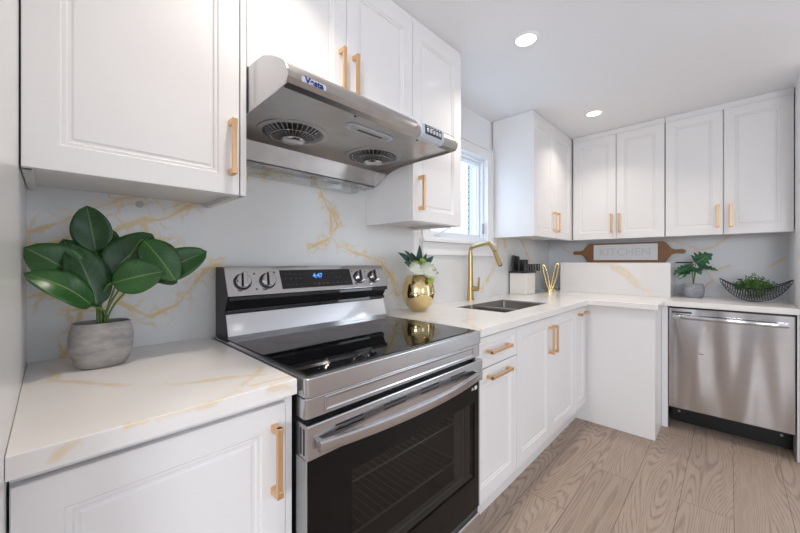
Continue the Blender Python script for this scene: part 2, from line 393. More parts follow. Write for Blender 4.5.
# neighbour's brick
m = mat('neighbour_brick', srgb(120, 130, 150), .85); M['brick'] = m; q = NT(m); geo = q.n('ShaderNodeNewGeometry'); sp = q.n('ShaderNodeSeparateXYZ'); q.l(geo.outputs['Position'], sp.inputs[0]); cb = q.n('ShaderNodeCombineXYZ')
q.l(q.math('ADD', sp.outputs[0], sp.outputs[1]), cb.inputs[0]); q.l(sp.outputs[2], cb.inputs[1])
br = q.n('ShaderNodeTexBrick'); q.l(cb.outputs[0], br.inputs['Vector']); br.inputs['Scale'].default_value = 1; br.inputs['Brick Width'].default_value = .21; br.inputs['Row Height'].default_value = .075; br.inputs['Mortar Size'].default_value = .012
br.inputs['Color1'].default_value = srgb(135, 128, 130); br.inputs['Color2'].default_value = srgb(115, 110, 115); br.inputs['Mortar'].default_value = srgb(205, 205, 205); q.l(br.outputs['Color'], q.p.inputs['Base Color'])

# ------------------------------------------------------------------ the room
def struct(name, bm, m, **k): return tag(finish(name, bm, m, **k), kind='structure')
struct('floor', bxs((END_X - .1, FAR_X + .1, FRONT_Y - .1, .15, -.08, 0)), M['floor'])
struct('ceiling', bxs((END_X - .1, FAR_X + .1, FRONT_Y - .1, .15, CEIL, CEIL + .1)), M['ceiling'])
WX0, WX1, WZ0, WZ1 = 1.68, 2.385, 1.335, 1.965
struct('wall_back', bxs((END_X - .1, WX0, 0, .15, 0, CEIL), (WX1, FAR_X + .1, 0, .15, 0, CEIL), (WX0, WX1, 0, .15, 0, WZ0), (WX0, WX1, 0, .15, WZ1, CEIL)), M['wall'])
struct('wall_far', bxs((FAR_X, FAR_X + .1, -2.9, 0, 0, CEIL), (FAR_X, FAR_X + .1, FRONT_Y, -4.0, 0, CEIL), (FAR_X, FAR_X + .1, -4.0, -2.9, 2.15, CEIL), (FAR_X, FAR_X + .1, -4.0, -2.9, 0, .2)), M['wall'])
struct('wall_right', bxs((2.985, FAR_X, -2.35, -1.675, 0, CEIL)), M['wall'])
struct('wall_left', bxs((-.10, -.046, -.76, 0, 0, CEIL)), M['cabinet'], bevel=.0015)
struct('wall_end', bxs((END_X - .1, END_X, FRONT_Y, -3.7, 0, CEIL), (END_X - .1, END_X, -2.1, 0, 0, CEIL), (END_X - .1, END_X, -3.7, -2.1, 0, 1.1), (END_X - .1, END_X, -3.7, -2.1, 2.15, CEIL)), M['wall'])
struct('wall_front', bxs((END_X, .3, FRONT_Y - .1, FRONT_Y, 0, CEIL), (1.5, FAR_X, FRONT_Y - .1, FRONT_Y, 0, CEIL), (.3, 1.5, FRONT_Y - .1, FRONT_Y, 0, .85), (.3, 1.5, FRONT_Y - .1, FRONT_Y, 2.15, CEIL)), M['wall'])

# window over the sink
win = tag(empty('window_1', (2.03, .06, WZ0), None, None), kind='structure')
def ring_boxes(x0, x1, z0, z1, t, y0, y1):
    return [(x0, x1, y0, y1, z0, z0 + t), (x0, x1, y0, y1, z1 - t, z1), (x0, x0 + t, y0, y1, z0 + t, z1 - t), (x1 - t, x1, y0, y1, z0 + t, z1 - t)]
finish('window_frame', bxs(*ring_boxes(WX0, WX1, WZ0, WZ1, .018, .02, .13)), M['brick_frame'], win, bevel=.002)
finish('sash', bxs(*ring_boxes(WX0 + .018, WX1 - .018, WZ0 + .018, WZ1 - .018, .018, .045, .095)), M['brick_frame'], win, bevel=.002)
finish('glazing_bead', bxs(*ring_boxes(WX0 + .036, WX1 - .036, WZ0 + .036, WZ1 - .036, .006, .062, .085)), M['brick_frame'], win)
finish('pane', bxs((WX0 + .041, WX1 - .041, .068, .072, WZ0 + .041, WZ1 - .041)), M['pane'], win)
bm = nb(); box(bm, 1.70, 1.80, .0, .03, WZ0 - .002, WZ0 + .014)
tube(bm, [(1.745, .0, WZ0 + .01), (1.77, -.014, WZ0 + .02), (1.84, -.014, WZ0 + .045), (1.875, -.014, WZ0 + .062)], .006, 8)
lathe(bm, [(.001, -.012), (.009, -.008), (.009, .008), (.001, .012)], (1.88, -.014, WZ0 + .066), 12)
finish('crank_handle', bm, M['white_plastic'], win, smooth=True)
bm = bxs((WX1 - .03, WX1 - .018, .004, .02, WZ0 + .05, WZ0 + .13)); finish('sash_lock', bm, M['grey_plastic'], win, bevel=.003)
# casing with an outer back band
X0, X1, Z0, Z1 = WX0, WX1, WZ0, WZ1; cw = .075
cas = bxs((X0 - cw, X0, -.016, -.0005, Z0 - .02, Z1 + cw), (X1, X1 + cw, -.016, -.0005, Z0 - .02, Z1 + cw), (X0, X1, -.016, -.0005, Z1, Z1 + cw),
          (X0 - cw - .012, X0 - cw, -.026, -.0005, Z0 - .02, Z1 + cw + .012), (X1 + cw - .012, X1 + cw, -.026, -.016, Z0 - .02, Z1 + cw + .012), (X0 - cw, X1 + cw, -.026, -.0005, Z1 + cw - .001, Z1 + cw + .014))
struct('trim_1', cas, M['trim'], bevel=.002)
struct('trim_2', bxs((X0 - cw - .03, X1 + cw, -.05, -.0005, Z0 - .042, Z0 - .02), (X0 - cw - .01, X1 + cw, -.022, -.0005, Z0 - .11, Z0 - .042), (X0 - cw - .01, X1 + cw, -.03, -.0005, Z0 - .125, Z0 - .11)), M['trim'], bevel=.003)

# outside
tag(finish('brick_house', bxs((7.22, 12, 3.0, 3.3, -.5, 6)), M['brick']), "neighbouring brick house seen through the kitchen window", 'house')
# snow-white ground outside the window
struct('ground', bxs((-8, 20, .2, 14, -.6, -.5)), mat('pale_ground', srgb(200, 205, 210), .9))

# backsplashes
struct('wall_back_slab', bxs((-.046, .40, -.012, -.0005, H, 1.40), (.40, 1.20, -.012, -.0005, .80, 1.75), (1.20, X0 - cw - .012, -.012, -.0005, H, 1.40), (X0 - cw - .012, X1 + cw, -.012, -.0005, H, Z0 - .125), (X1 + cw, FAR_X - .001, -.012, -.0005, H, 1.40)), M['quartz_stove'])
bpy.data.objects['wall_back_slab'].name = 'trim_3'
o = struct('trim_4', bxs((3.638, 3.6495, -1.675, -.013, H, 1.40)), M['quartz_far'])

# ------------------------------------------------------------------ ceiling downlights
lights = []
for i, (x, y) in enumerate(POTS):
    lab = {1: 'round recessed ceiling light nearer the camera, lit', 2: 'round recessed ceiling light nearer the far cabinets, lit'}.get(i, 'round recessed ceiling light behind the camera, out of view')
    if i == 0: lab = 'round recessed ceiling light above the left worktop, out of view'
    r = empty('downlight', (x, y, CEIL), lab, 'ceiling light', 'recessed ceiling lights')
    bm = nb(); lathe(bm, [(.048, -.001), (.050, -.007), (.060, -.006), (.064, -.0005)], (x, y, CEIL), 40, caps=False); finish('trim_ring', bm, M['trim'], r, smooth=True)
    bm = nb(); lathe(bm, [(.0005, -.004), (.049, -.0035), (.049, -.001)], (x, y, CEIL), 32); finish('lens', bm, M['lens'], r)
    a = area('downlight_bulb', (x, y, CEIL - .012), (0, 0, 0), .09, .09, ((4.6 if x > 2.5 else 6.2) if y > -1 else 5.4 if x > 2 else 2.0), (1, .91, .80), 'DISK', math.radians(118)); a.parent = r; a.location = (0, 0, -.012)

# ------------------------------------------------------------------ cabinet pieces
def ring_panel(bm, M4, w, h, t=.019):
    """door slab in local coords: x right, y up, z out; stepped mould around a flat panel"""
    steps = [(0, 0), (0, t - .0015), (.0015, t), (.056, t), (.059, t - .004), (.066, t - .004), (.069, t - .009), (.074, t - .009), (.078, t - .007)]
    if min(w, h) < .17: steps = [(0, 0), (0, t - .0015), (.0015, t), (.030, t), (.033, t - .004), (.038, t - .004), (.041, t - .008)]
    prev = None
    for ins, z in steps:
        vs = [bm.verts.new(M4 @ Vector(p)) for p in ((ins, ins, z), (w - ins, ins, z), (w - ins, h - ins, z), (ins, h - ins, z))]
        if prev:
            for i in range(4): bm.faces.new((prev[i], prev[(i+1) % 4], vs[(i+1) % 4], vs[i]))
        else: bm.faces.new(vs[::-1])
        prev = vs
    bm.faces.new(prev)
FA = lambda x, y, z: frame_m((x, y, z), (1, 0, 0), (0, 0, 1), (0, -1, 0))         # faces the room from the stove wall
FB = lambda x, y, z: frame_m((x, y, z), (0, -1, 0), (0, 0, 1), (-1, 0, 0))        # faces the room from the far wall (local x runs to -y)
def handle(M4, parent, L=.158, label=None, horiz=False, s=.0062, out=.034):
    bm = nb(); a = L / 2
    def ob(x0, x1, y0, y1, z0, z1):
        if horiz: obox(bm, M4, y0, y1, x0, x1, z0, z1)
        else: obox(bm, M4, x0, x1, y0, y1, z0, z1)
    ob(-s, s, -a, a, out - .011, out)
    for e in (-1, 1):
        ob(-s - .0012, s + .0012, e * a - (.016 if e > 0 else 0), e * a + (.016 if e < 0 else 0), -.0003, out + .0005)
    return finish('handle', bm, M['gold'], parent, bevel=.0012)
def door(name, parent, M4, w, h, hx=None, hy=None, horiz=False, m='cabinet', L=.158):
    bm = nb(); ring_panel(bm, M4, w, h)
    d = finish(name, bm, M[m], parent)
    if hx is not None:
        Hm = M4 @ Matrix.Translation((hx, hy, .019)); handle(Hm, d, L, horiz=horiz)
    return d
UD = -.325   # upper carcass front
g = .0015
TOP = CEIL - .002
# A: left upper
r = empty('upper_cabinet', (.17, -.16, 1.362), 'white upper cabinet left of the range hood, above the broad-leaved plant', 'cabinet')
finish('body', bxs((-.044, .404, UD, -.013, 1.375, TOP), (-.044, .404, UD, UD + .018, 1.362, 1.375), (-.044, -.028, UD, -.013, 1.362, 1.375), (.388, .404, UD, -.013, 1.362, 1.375)), M['cabinet'], r, bevel=.001)
door('door', r, FA(-.043, UD, 1.362), .428, TOP - .03 - 1.362, .361 + .043, 1.494 - 1.362)
finish('filler_strip', bxs((.3885, .4055, UD - .019, UD - .0005, 1.362, TOP), (-.043, .3885, UD - .012, UD - .0005, TOP - .028, TOP)), M['cabinet'], r, bevel=.001)
# B: over the hood
r = empty('upper_cabinet', (.775, -.16, 1.748), 'white two-door upper cabinet directly above the steel range hood', 'cabinet')
finish('body', bxs((.4065, 1.1435, UD, -.013, 1.762, TOP)), M['cabinet'], r, bevel=.001)
door('door', r, FA(.4075, UD, 1.75), .3665, TOP - .03 - 1.75, .745 - .4075, .12)
door('door', r, FA(.776, UD, 1.75), .3665, TOP - .03 - 1.75, .806 - .776, .12)
finish('filler_strip', bxs((.4065, 1.1435, UD - .012, UD - .0005, TOP - .028, TOP)), M['cabinet'], r)
# C: right of hood
r = empty('upper_cabinet', (1.34, -.16, 1.362), 'tall single-door white upper cabinet between the range hood and the window', 'cabinet')
finish('body', bxs((1.145, 1.530, UD, -.013, 1.375, TOP), (1.145, 1.161, UD, -.013, 1.355, 1.375), (1.514, 1.530, UD, -.013, 1.355, 1.375), (1.161, 1.514, UD, UD + .016, 1.355, 1.375)), M['cabinet'], r, bevel=.001)
door('door', r, FA(1.1465, UD, 1.356), .376, TOP - .03 - 1.356, 1.19 - 1.1465, 1.485 - 1.356)
finish('filler_strip', bxs((1.5235, 1.530, UD - .019, UD - .0005, 1.355, TOP), (1.145, 1.5235, UD - .012, UD - .0005, TOP - .028, TOP)), M['cabinet'], r)
# D: corner cabinet
r = empty('upper_cabinet', (2.9, -.16, 1.36), 'white two-door upper cabinet in the corner right of the window', 'cabinet')
finish('body', bxs((2.472, FAR_X - .345, UD, -.013, 1.372, TOP), (2.472, 2.49, UD, -.013, 1.358, 1.372), (2.49, FAR_X - .345, UD, UD + .016, 1.358, 1.372)), M['cabinet'], r, bevel=.001)
door('door', r, FA(2.474, UD, 1.36), .406, TOP - .03 - 1.36, 2.845 - 2.474, .13)
door('door', r, FA(2.8835, UD, 1.36), .40, TOP - .03 - 1.36, 2.925 - 2.8835, .13)
finish('filler_strip', bxs((3.286, 3.337, UD - .016, UD - .0005, 1.36, TOP - .028), (2.472, 3.337, UD - .012, UD - .0005, TOP - .028, TOP)), M['cabinet'], r)
# E: far wall uppers
XF = 3.33
for (ya, yb, ym, hs, lab) in ((-.352, -1.014, -.690, (-.661, -.716), 'white two-door upper cabinet above the hanging wooden sign, on the far wall'), (-1.018, -1.672, -1.343, (-1.315, -1.382), 'white two-door upper cabinet above the dishwasher, on the far wall')):
    r = empty('upper_cabinet', (3.49, (ya + yb) / 2, 1.362), lab, 'cabinet')
    finish('body', bxs((XF, 3.637, yb, ya, 1.375, TOP), (XF, XF + .016, yb, ya, 1.360, 1.375)), M['cabinet'], r, bevel=.001)
    door('door', r, FB(XF, ya - .002, 1.362), ya - .002 - ym - .002, TOP - .045 - 1.362, ya - .002 - hs[0], .13)
    door('door', r, FB(XF, ym - .003, 1.362), ym - .003 - yb - .002, TOP - .045 - 1.362, ym - .003 - hs[1], .13)
    finish('filler_strip', bxs((XF - .012, XF - .0005, yb, ya, TOP - .042, TOP)), M['cabinet'], r)

# ------------------------------------------------------------------ base cabinets
BF = -.605; BT = .855
def carcass(x0, x1, y0, y1, z0=.115, z1=BT, t=.016):
    return [(x0, x0 + t, y0, y1, z0, z1), (x1 - t, x1, y0, y1, z0, z1), (x0 + t, x1 - t, y1 - t, y1, z0, z1), (x0 + t, x1 - t, y0, y1 - t, z0, z0 + t), (x0 + t, x1 - t, y0, y0 + .02, z1 - .09, z1)]
# left of stove
r = empty('base_cabinet', (.18, -.3, 0), 'white base cabinet at lower left under the worktop with the broad-leaved plant', 'cabinet')
finish('body', bxs(*carcass(-.044, .402, BF, -.02)), M['cabinet'], r, bevel=.001)
finish('plinth', bxs((-.044, .402, -.55, -.535, 0, .114)), M['cabinet'], r)
door('door', r, FA(-.0425, BF, .15), .4285, .685, .357 + .0425, .715 - .15)
finish('filler_strip', bxs((.3865, .402, BF - .018, BF - .0005, .15, .852), (-.033, .3865, BF - .006, BF - .0005, .838, .853)), M['cabinet'], r)
# drawers
r = empty('base_cabinet', (1.4, -.3, 0), 'white base cabinet with stacked drawers between the stove and the sink doors', 'cabinet')
finish('body', bxs(*carcass(1.202, 1.598, BF, -.02)), M['cabinet'], r, bevel=.001)
finish('plinth', bxs((1.202, 1.598, -.55, -.535, 0, .114)), M['cabinet'], r)
door('drawer', r, FA(1.204, BF, .712), .392, .132, .196 , .068, True, L=.19)
door('drawer', r, FA(1.204, BF, .148), .392, .559, .20, .522, True, L=.19)
# sink base
r = empty('base_cabinet', (2.04, -.3, 0), 'white double-door base cabinet under the sink', 'cabinet')
finish('body', bxs(*carcass(1.600, 2.488, BF, -.02)), M['cabinet'], r, bevel=.001)
finish('plinth', bxs((1.600, 2.488, -.55, -.535, 0, .114)), M['cabinet'], r)
door('door', r, FA(1.602, BF, .148), .4385, .696, 2.012 - 1.602, .565)
door('door', r, FA(2.0425, BF, .148), .4445, .696, 2.076 - 2.0425, .565)
# corner
r = empty('base_cabinet', (2.62, -.3, 0), 'narrow white base cabinet in the inner corner with one horizontal gold handle', 'cabinet')
finish('body', bxs(*carcass(2.490, 2.738, BF, -.02)), M['cabinet'], r, bevel=.001)
finish('plinth', bxs((2.490, 2.738, -.55, -.535, 0, .114)), M['cabinet'], r)
door('door', r, FA(2.492, BF, .148), .222, .696, .12, .655, True, L=.17)
# end block whose blank side faces the camera
r = empty('end_cabinet', (2.87, -.8, 0), 'plain white cabinet end block reaching the floor beside the dishwasher', 'cabinet')
finish('side_panel', bxs((2.740, 2.758, -1.027, -.02, 0, BT)), M['cabinet'], r, bevel=.0012)
finish('front_panel', bxs((2.7585, 3.06, -1.027, -1.009, 0, BT)), M['cabinet'], r, bevel=.0012)
finish('body', bxs((2.7585, 3.06, -1.0085, -.02, .115, BT), (3.06, 3.63, -1.05, -.02, .115, BT)), M['cabinet'], r)
finish('filler_strip', bxs((3.03, 3.06, -1.062, -1.0285, 0, BT)), M['cabinet'], r, bevel=.001)

# ------------------------------------------------------------------ worktops
def cells_slab(xs, ys, inside, z0, z1):
    bm = nb(); V = {}
    def v(i, j, z):
        if (i, j, z) not in V: V[(i, j, z)] = bm.verts.new((xs[i], ys[j], (z0, z1)[z]))
        return V[(i, j, z)]
    c = {(i, j) for i in range(len(xs)-1) for j in range(len(ys)-1) if inside((xs[i]+xs[i+1])/2, (ys[j]+ys[j+1])/2)}
    for i, j in c:
        bm.faces.new((v(i,j,1), v(i+1,j,1), v(i+1,j+1,1), v(i,j+1,1))); bm.faces.new((v(i,j,0), v(i,j+1,0), v(i+1,j+1,0), v(i+1,j,0)))
        if (i, j-1) not in c: bm.faces.new((v(i,j,0), v(i+1,j,0), v(i+1,j,1), v(i,j,1)))
        if (i, j+1) not in c: bm.faces.new((v(i+1,j+1,0), v(i,j+1,0), v(i,j+1,1), v(i+1,j+1,1)))
        if (i-1, j) not in c: bm.faces.new((v(i,j+1,0), v(i,j,0), v(i,j,1), v(i,j+1,1)))
        if (i+1, j) not in c: bm.faces.new((v(i+1,j,0), v(i+1,j+1,0), v(i+1,j+1,1), v(i+1,j,1)))
    return bm
tag(finish('worktop', bxs((-.0455, .402, -.65, -.0125, .8575, H)), M['quartz_top'], bevel=.0015), 'white gold-veined quartz worktop left of the stove, under the broad-leaved plant', 'worktop')
SX0, SX1, SY0, SY1, DV0, DV1 = 1.70, 2.30, -.51, -.19, 1.872, 1.888
def ins(x, y):
    if SX0 < x < SX1 and SY0 < y < SY1: return False
    if y > -.65: return True
    if y > -1.05: return x > 2.69
    return x > 3.01
tag(finish('worktop', cells_slab([1.201, SX0, SX1, 2.69, 3.01, 3.637], [-1.673, -1.05, -.65, SY0, SY1, -.0125], ins, .8575, H), M['quartz_top'], bevel=.0015),
    'long white quartz worktop with the sink, turning the corner over the dishwasher', 'worktop')

# sink
r = empty('sink', (2.0, -.35, .66), 'stainless double-bowl undermount sink with a low divider', 'sink')
def bowl(bm, x0, x1, y0, y1, z0, z1, t=.002):
    # open box with rounded vertical corners
    def rr(x0, x1, y0, y1, R, n=5):
        out = []
        for cx, cy, a0 in ((x1-R, y1-R, 0), (x0+R, y1-R, 90), (x0+R, y0+R, 180), (x1-R, y0+R, 270)):
            for k in range(n+1):
                a = math.radians(a0 + 90*k/n); out.append((cx + R*math.cos(a), cy + R*math.sin(a)))
        return out
    levels = [(0, z1, .006), (.0012, z1 - .012, .012), (.004, z0 + .02, .022), (.014, z0 + .003, .022), (.03, z0, .02)]
    prev = None
    for d, z, R in levels:
        ring = [bm.verts.new((x, y, z)) for x, y in rr(x0 + d, x1 - d, y0 + d, y1 - d, R)]
        if prev:
            for i in range(len(ring)): bm.faces.new((prev[i], prev[(i+1) % len(ring)], ring[(i+1) % len(ring)], ring[i]))
        prev = ring
    bm.faces.new(prev)
for (a, b) in ((SX0 + .001, DV0), (DV1, SX1 - .001)):
    bm = nb(); bowl(bm, a, b, SY0 + .001, SY1 - .001, .70, H - .0005)
    bo = finish('bowl', bm, M['sink'], r, smooth=True)
    so = bo.modifiers.new('thick', 'SOLIDIFY'); so.thickness = .0015; so.offset = -1
    bm = nb(); lathe(bm, [(.0005, .001), (.02, .0015), (.034, .003), (.04, .0035), (.042, .001)], ((a + b) / 2, -.35, .70), 28); finish('drain', bm, M['steel'], bo, smooth=True)
finish('divider', bxs((DV0 - .001, DV1 + .001, SY0 + .002, SY1 - .002, .86, .8885)), M['steel'], r, bevel=.004)

# faucet
r = empty('faucet', (2.08, -.085, H), 'brushed brass pull-down kitchen faucet behind the sink', 'faucet')
fx, fy = 2.045, -.075
bm = nb(); lathe(bm, [(.027, 0), (.027, .004), (.0235, .008), (.0205, .10), (.0165, .22), (.0135, .34)], (fx, fy, H), 28); finish('body', bm, M['brass'], r, smooth=True)
pts = [(fx, fy, H + .335)]
for k in range(7):
    a = PI/2 * k / 6 ; pts.append((fx, fy - .028 * (1 - math.cos(a)), H + .352 + .028 * math.sin(a)))
pts += [(fx, -.20, 1.292)]
for k in range(1, 7):
    a = math.radians(80 - 68 * k / 6 + 0); 
    pts.append((fx, -.207 - .034 * math.sin(math.radians(11 * k + 4)), 1.292 - .038 * (1 - math.cos(math.radians(11 * k)))))
pts += [(fx, -.262, 1.235)]
bm = nb(); tube(bm, pts, .0125, 14); finish('spout', bm, M['brass'], r, smooth=True)
bm = nb(); tube(bm, [(fx, -.2625, 1.234), (fx, -.266, 1.225), (fx, -.285, 1.18), (fx, -.302, 1.142)], [.0125, .0145, .016, .0155], 16); hd = finish('spray_head', bm, M['brass'], r, smooth=True)
bm = nb(); tube(bm, [(fx, -.3022, 1.1415), (fx, -.3035, 1.138)], .0125, 14); finish('nozzle', bm, M['black'], hd)
bm = nb(); tube(bm, [(fx, -.2612, 1.237), (fx, -.2628, 1.2335)], .0136, 16); finish('joint_ring', bm, M['dark'], hd)
bm = nb(); tube(bm, [(fx, fy, .982), (fx + .002, fy - .03, .98), (fx + .002, fy - .062, .98)], [.017, .017, .016], 16)
tube(bm, [(fx + .002, fy - .058, .985), (fx + .002, fy - .063, 1.0), (fx + .002, fy - .068, 1.06)], [.009, .008, .007], 12); finish('lever', bm, M['brass'], r, smooth=True)

# ------------------------------------------------------------------ stove
SL, SR = .416, 1.184
YF = -.655
r = empty('stove', (.80, -.34, 0), 'stainless steel electric range with black glass cooktop and oven door', 'stove')
finish('body', bxs((SL, SL + .02, YF + .01, -.03, .03, .842), (SR - .02, SR, YF + .01, -.03, .03, .842), (SL + .02, SR - .02, -.05, -.03, .03, .842), (SL + .02, SR - .02, YF + .01, -.05, .03, .05), (SL + .02, SR - .02, YF + .02, -.05, .70, .842), (SL + .02, SR - .02, YF + .01, -.05, .19, .205)), M['black'], r)
# cooktop frame: rounded front band
bm = nb()
def rounded_front(x0, x1, yf, yb, R, n=6):
    out = [(x1, yb), (x0, yb)]
    for k in range(n + 1):
        a = math.radians(180 + 90 * k / n); out.append((x0 + R + R * math.cos(a), yf + R + R * math.sin(a)))
    for k in range(n + 1):
        a = math.radians(270 + 90 * k / n); out.append((x1 - R + R * math.cos(a), yf + R + R * math.sin(a)))
    return out
prism(bm, rounded_front(SL - .004, SR + .004, YF - .018, -.03, .016), 'z', .8455, .8935)
finish('cooktop_frame', bm, M['steel'], r, bevel=.003, segs=3)
gl = finish('cooktop_glass', bxs((SL + .012, SR - .012, YF + .004, -.125, .8936, .8962)), M['blackgloss'], r, bevel=.001)
for (x, y, R) in ((.60, -.50, .115), (1.0, -.50, .09), (.60, -.25, .085), (1.0, -.25, .105), (.80, -.22, .05)):
    bm = nb(); n = 56
    for rr_ in ((R, R - .0022), (R * .68, R * .68 - .0015)):
        A = [bm.verts.new((x + rr_[0]*math.cos(2*PI*k/n), y + rr_[0]*math.sin(2*PI*k/n), .8965)) for k in range(n)]
        B = [bm.verts.new((x + rr_[1]*math.cos(2*PI*k/n), y + rr_[1]*math.sin(2*PI*k/n), .8965)) for k in range(n)]
        for k in range(n): bm.faces.new((A[k], A[(k+1)%n], B[(k+1)%n], B[k]))
    finish('burner_ring', bm, M['gasket'], gl)
# lower front band with a pressed recess
bm = nb()
prism(bm, rounded_front(SL - .003, SR + .003, YF - .012, YF + .03, .012), 'z', .795, .8435)
finish('front_band', bm, M['steel'], r, bevel=.0015)
bm = nb()
x0, x1, z0, z1, yy = .465, 1.135, .801, .839, YF - .0125
prev = None
for d, y in ((0, yy - .0002), (.002, yy - .0012), (.004, yy - .0012), (.008, yy + .0003)):
    vs = [bm.verts.new(p) for p in ((x0+d, y, z0+d), (x1-d, y, z0+d), (x1-d, y, z1-d), (x0+d, y, z1-d))]
    if prev:
        for i in range(4): bm.faces.new((prev[i], prev[(i+1)%4], vs[(i+1)%4], vs[i]))
    prev = vs
bm.faces.new(prev); finish('pressed_panel', bm, M['steel'], r, smooth=True, angle=20)
# oven door
DY = YF - .010
dr = finish('oven_door', bxs((SL + .004, .552, DY + .002, DY + .04, .20, .700), (1.15, SR - .004, DY + .002, DY + .04, .20, .700), (.552, 1.15, DY + .002, DY + .04, .20, .325), (.552, 1.15, DY + .002, DY + .04, .618, .700)), M['doorglass'], r)
for b_ in ((SL - .002, SL + .0035, DY + .001, DY + .042, .20, .700), (SR - .0035, SR + .002, DY + .001, DY + .042, .20, .700)): finish('door_edge', bxs(b_), M['grey_plastic'], dr)
finish('door_window', bxs((.553, 1.149, DY + .004, DY + .007, .326, .617)), M['ovenglass'], dr)
finish('window_surround', bxs((1.052, 1.058, DY + .012, DY + .03, .36, .617), (1.085, 1.09, DY + .010, DY + .03, .34, .617), (1.122, 1.126, DY + .009, DY + .03, .33, .617), (.553, 1.09, DY + .012, DY + .03, .345, .352), (.553, 1.149, DY + .010, DY + .03, .327, .331)), M['grey_plastic'], dr)
# top slab of the door
sl = finish('door_trim', bxs((SL - .003, SR + .003, DY - .012, DY + .042, .702, .784)), M['steel'], dr, bevel=.003)
for xc in (.535, .70, .86, 1.02):
    for zc in (.762, .750): finish('vent_slot', bxs((xc - .045, xc + .045, DY - .0128, DY - .011, zc - .0022, zc + .0022)), M['black'], sl)
for yv in (DY + .002, DY + .016): finish('vent_slot', bxs((SL - .0036, SL - .002, yv, yv + .006, .712, .774)), M['black'], sl)
# bowed handle
bm = nb(); n = 24; prev = None; hh = .0125
for k in range(n + 1):
    t_ = k / n; x = SL + .020 + (SR - SL - .052) * t_; bow = .020 + .034 * (1 - (2 * t_ - 1) ** 2)
    yb = DY - .012 - bow; zc = .735
    ring = [bm.verts.new(p) for p in ((x, yb + .013, zc - hh), (x, yb + .002, zc - hh - .001), (x, yb, zc - hh + .004), (x, yb, zc + hh - .004), (x, yb + .003, zc + hh), (x, yb + .013, zc + hh))]
    if prev:
        for i in range(6): bm.faces.new((prev[i], prev[(i+1)%6], ring[(i+1)%6], ring[i]))
    else: bm.faces.new(ring[::-1])
    prev = ring
bm.faces.new(prev)
hn = finish('door_handle', bm, M['steel'], dr, smooth=True)
# handle feet
for b_ in ((SL + .021, SL + .034, DY - .024, DY - .012, .7235, .7465), (SR - .046, SR - .033, DY - .024, DY - .012, .7235, .7465)): finish('handle_mount', bxs(b_), M['steel'], dr, bevel=.002)
finish('sticker', bxs((1.150, 1.166, DY + .0008, DY + .002, .668, .682), (1.128, 1.146, DY + .0012, DY + .002, .670, .673), (1.132, 1.140, DY + .0012, DY + .002, .676, .679)), M['white_mark'], dr)
# storage drawer
finish('storage_drawer', bxs((SL + .002, SR - .002, DY - .004, DY + .03, .045, .178)), M['steel'], r, bevel=.004)
finish('drawer_seam', bxs((SL + .004, SR - .004, DY + .006, DY + .03, .179, .199)), M['black'], r)
# cavity and racks
cv = finish('oven_cavity', bxs((.47, .475, YF + .035, -.12, .24, .66), (1.125, 1.13, YF + .035, -.12, .24, .66), (.475, 1.125, -.125, -.12, .24, .66), (.475, 1.125, YF + .035, -.12, .235, .24), (.475, 1.125, YF + .035, -.12, .66, .665)), M['cavity'], r)
for z in (.54, .39):
    bm = nb(); tube(bm, [(.49, YF + .05, z), (1.11, YF + .05, z)], .003, 8); tube(bm, [(.49, -.15, z), (1.11, -.15, z)], .003, 8)
    for k in range(22): x = .50 + .6 * k / 21; tube(bm, [(x, YF + .05, z + .001), (x, -.15, z + .001)], .0011, 6)
    tube(bm, [(.49, YF + .05, z), (.49, -.15, z)], .003, 8); tube(bm, [(1.11, YF + .05, z), (1.11, -.15, z)], .003, 8)
    finish('oven_rack', bm, M['rack'], r, smooth=True)
# backguard
BL, BR = .4225, 1.174
bm = nb(); prism(bm, [(-.02, .894), (-.02, 1.146), (-.098, 1.146), (-.139, 1.049), (-.10, .99), (-.128, .905), (-.128, .894)], 'x', BL + .003, BR - .003)
bg_ = finish('backguard', bm, M['dark'], r, bevel=.001)
for xa in (BL, BR - .0028):
    bm = nb(); prism(bm, [(-.018, .894), (-.018, 1.147), (-.101, 1.147), (-.143, 1.046), (-.113, .995), (-.134, .894)], 'x', xa, xa + .0028); finish('end_cap', bm, M['dark'], bg_)
bm = nb(); prism(bm, [(-.0215, 1.1465), (-.0215, 1.149), (-.104, 1.149), (-.1475, 1.047), (-.1445, 1.045), (-.1395, 1.050), (-.0985, 1.1465)], 'x', BL, BR)
finish('control_panel', bm, M['steel_gloss'], bg_, bevel=.001)
bm = nb(); prism(bm, [(-.112, .984), (-.116, .984), (-.139, .908), (-.139, .8965), (-.129, .8965), (-.129, .908)], 'x', BL + .002, BR - .002)
finish('lower_panel', bm, M['steel_gloss'], bg_)
finish('black_strip', bxs((BL + .003, BR - .003, -.150, -.100, 1.030, 1.0445), (BL + .003, BR - .003, -.128, -.10, .985, .9985)), M['blackgloss'], bg_, bevel=.002)
U = Vector((0, .104 - .1475, .0)); U = Vector((0, .0435, .102)).normalized(); N = Vector((0, -.102, .0435)).normalized()
def PM(x, s, out=0):   # s = distance up the panel from its lower edge
    o = Vector((x, -.1475, 1.047)) + U * s + N * (out + .0003)
    return frame_m(o, (1, 0, 0), U, N)
bm = nb(); obox(bm, PM(.79, .054), -.168, .172, -.038, .040, -.0008, .0012); dsp = finish('display', bm, M['blackgloss'], bg_, bevel=.0006)
me = text_mesh('4:47', .027, .0002, bold=.0006); me.transform(PM(.788, .066, .0013)); finish_me('clock_digits', me, M['blue_glow'], dsp)
bm = nb()
for k in range(4): obox(bm, PM(.765 + .021 * k, .031, .0012), -.0045, .0045, -.003, .003, 0, .0003)
finish('touch_mark', bm, M['red_mark'], dsp)
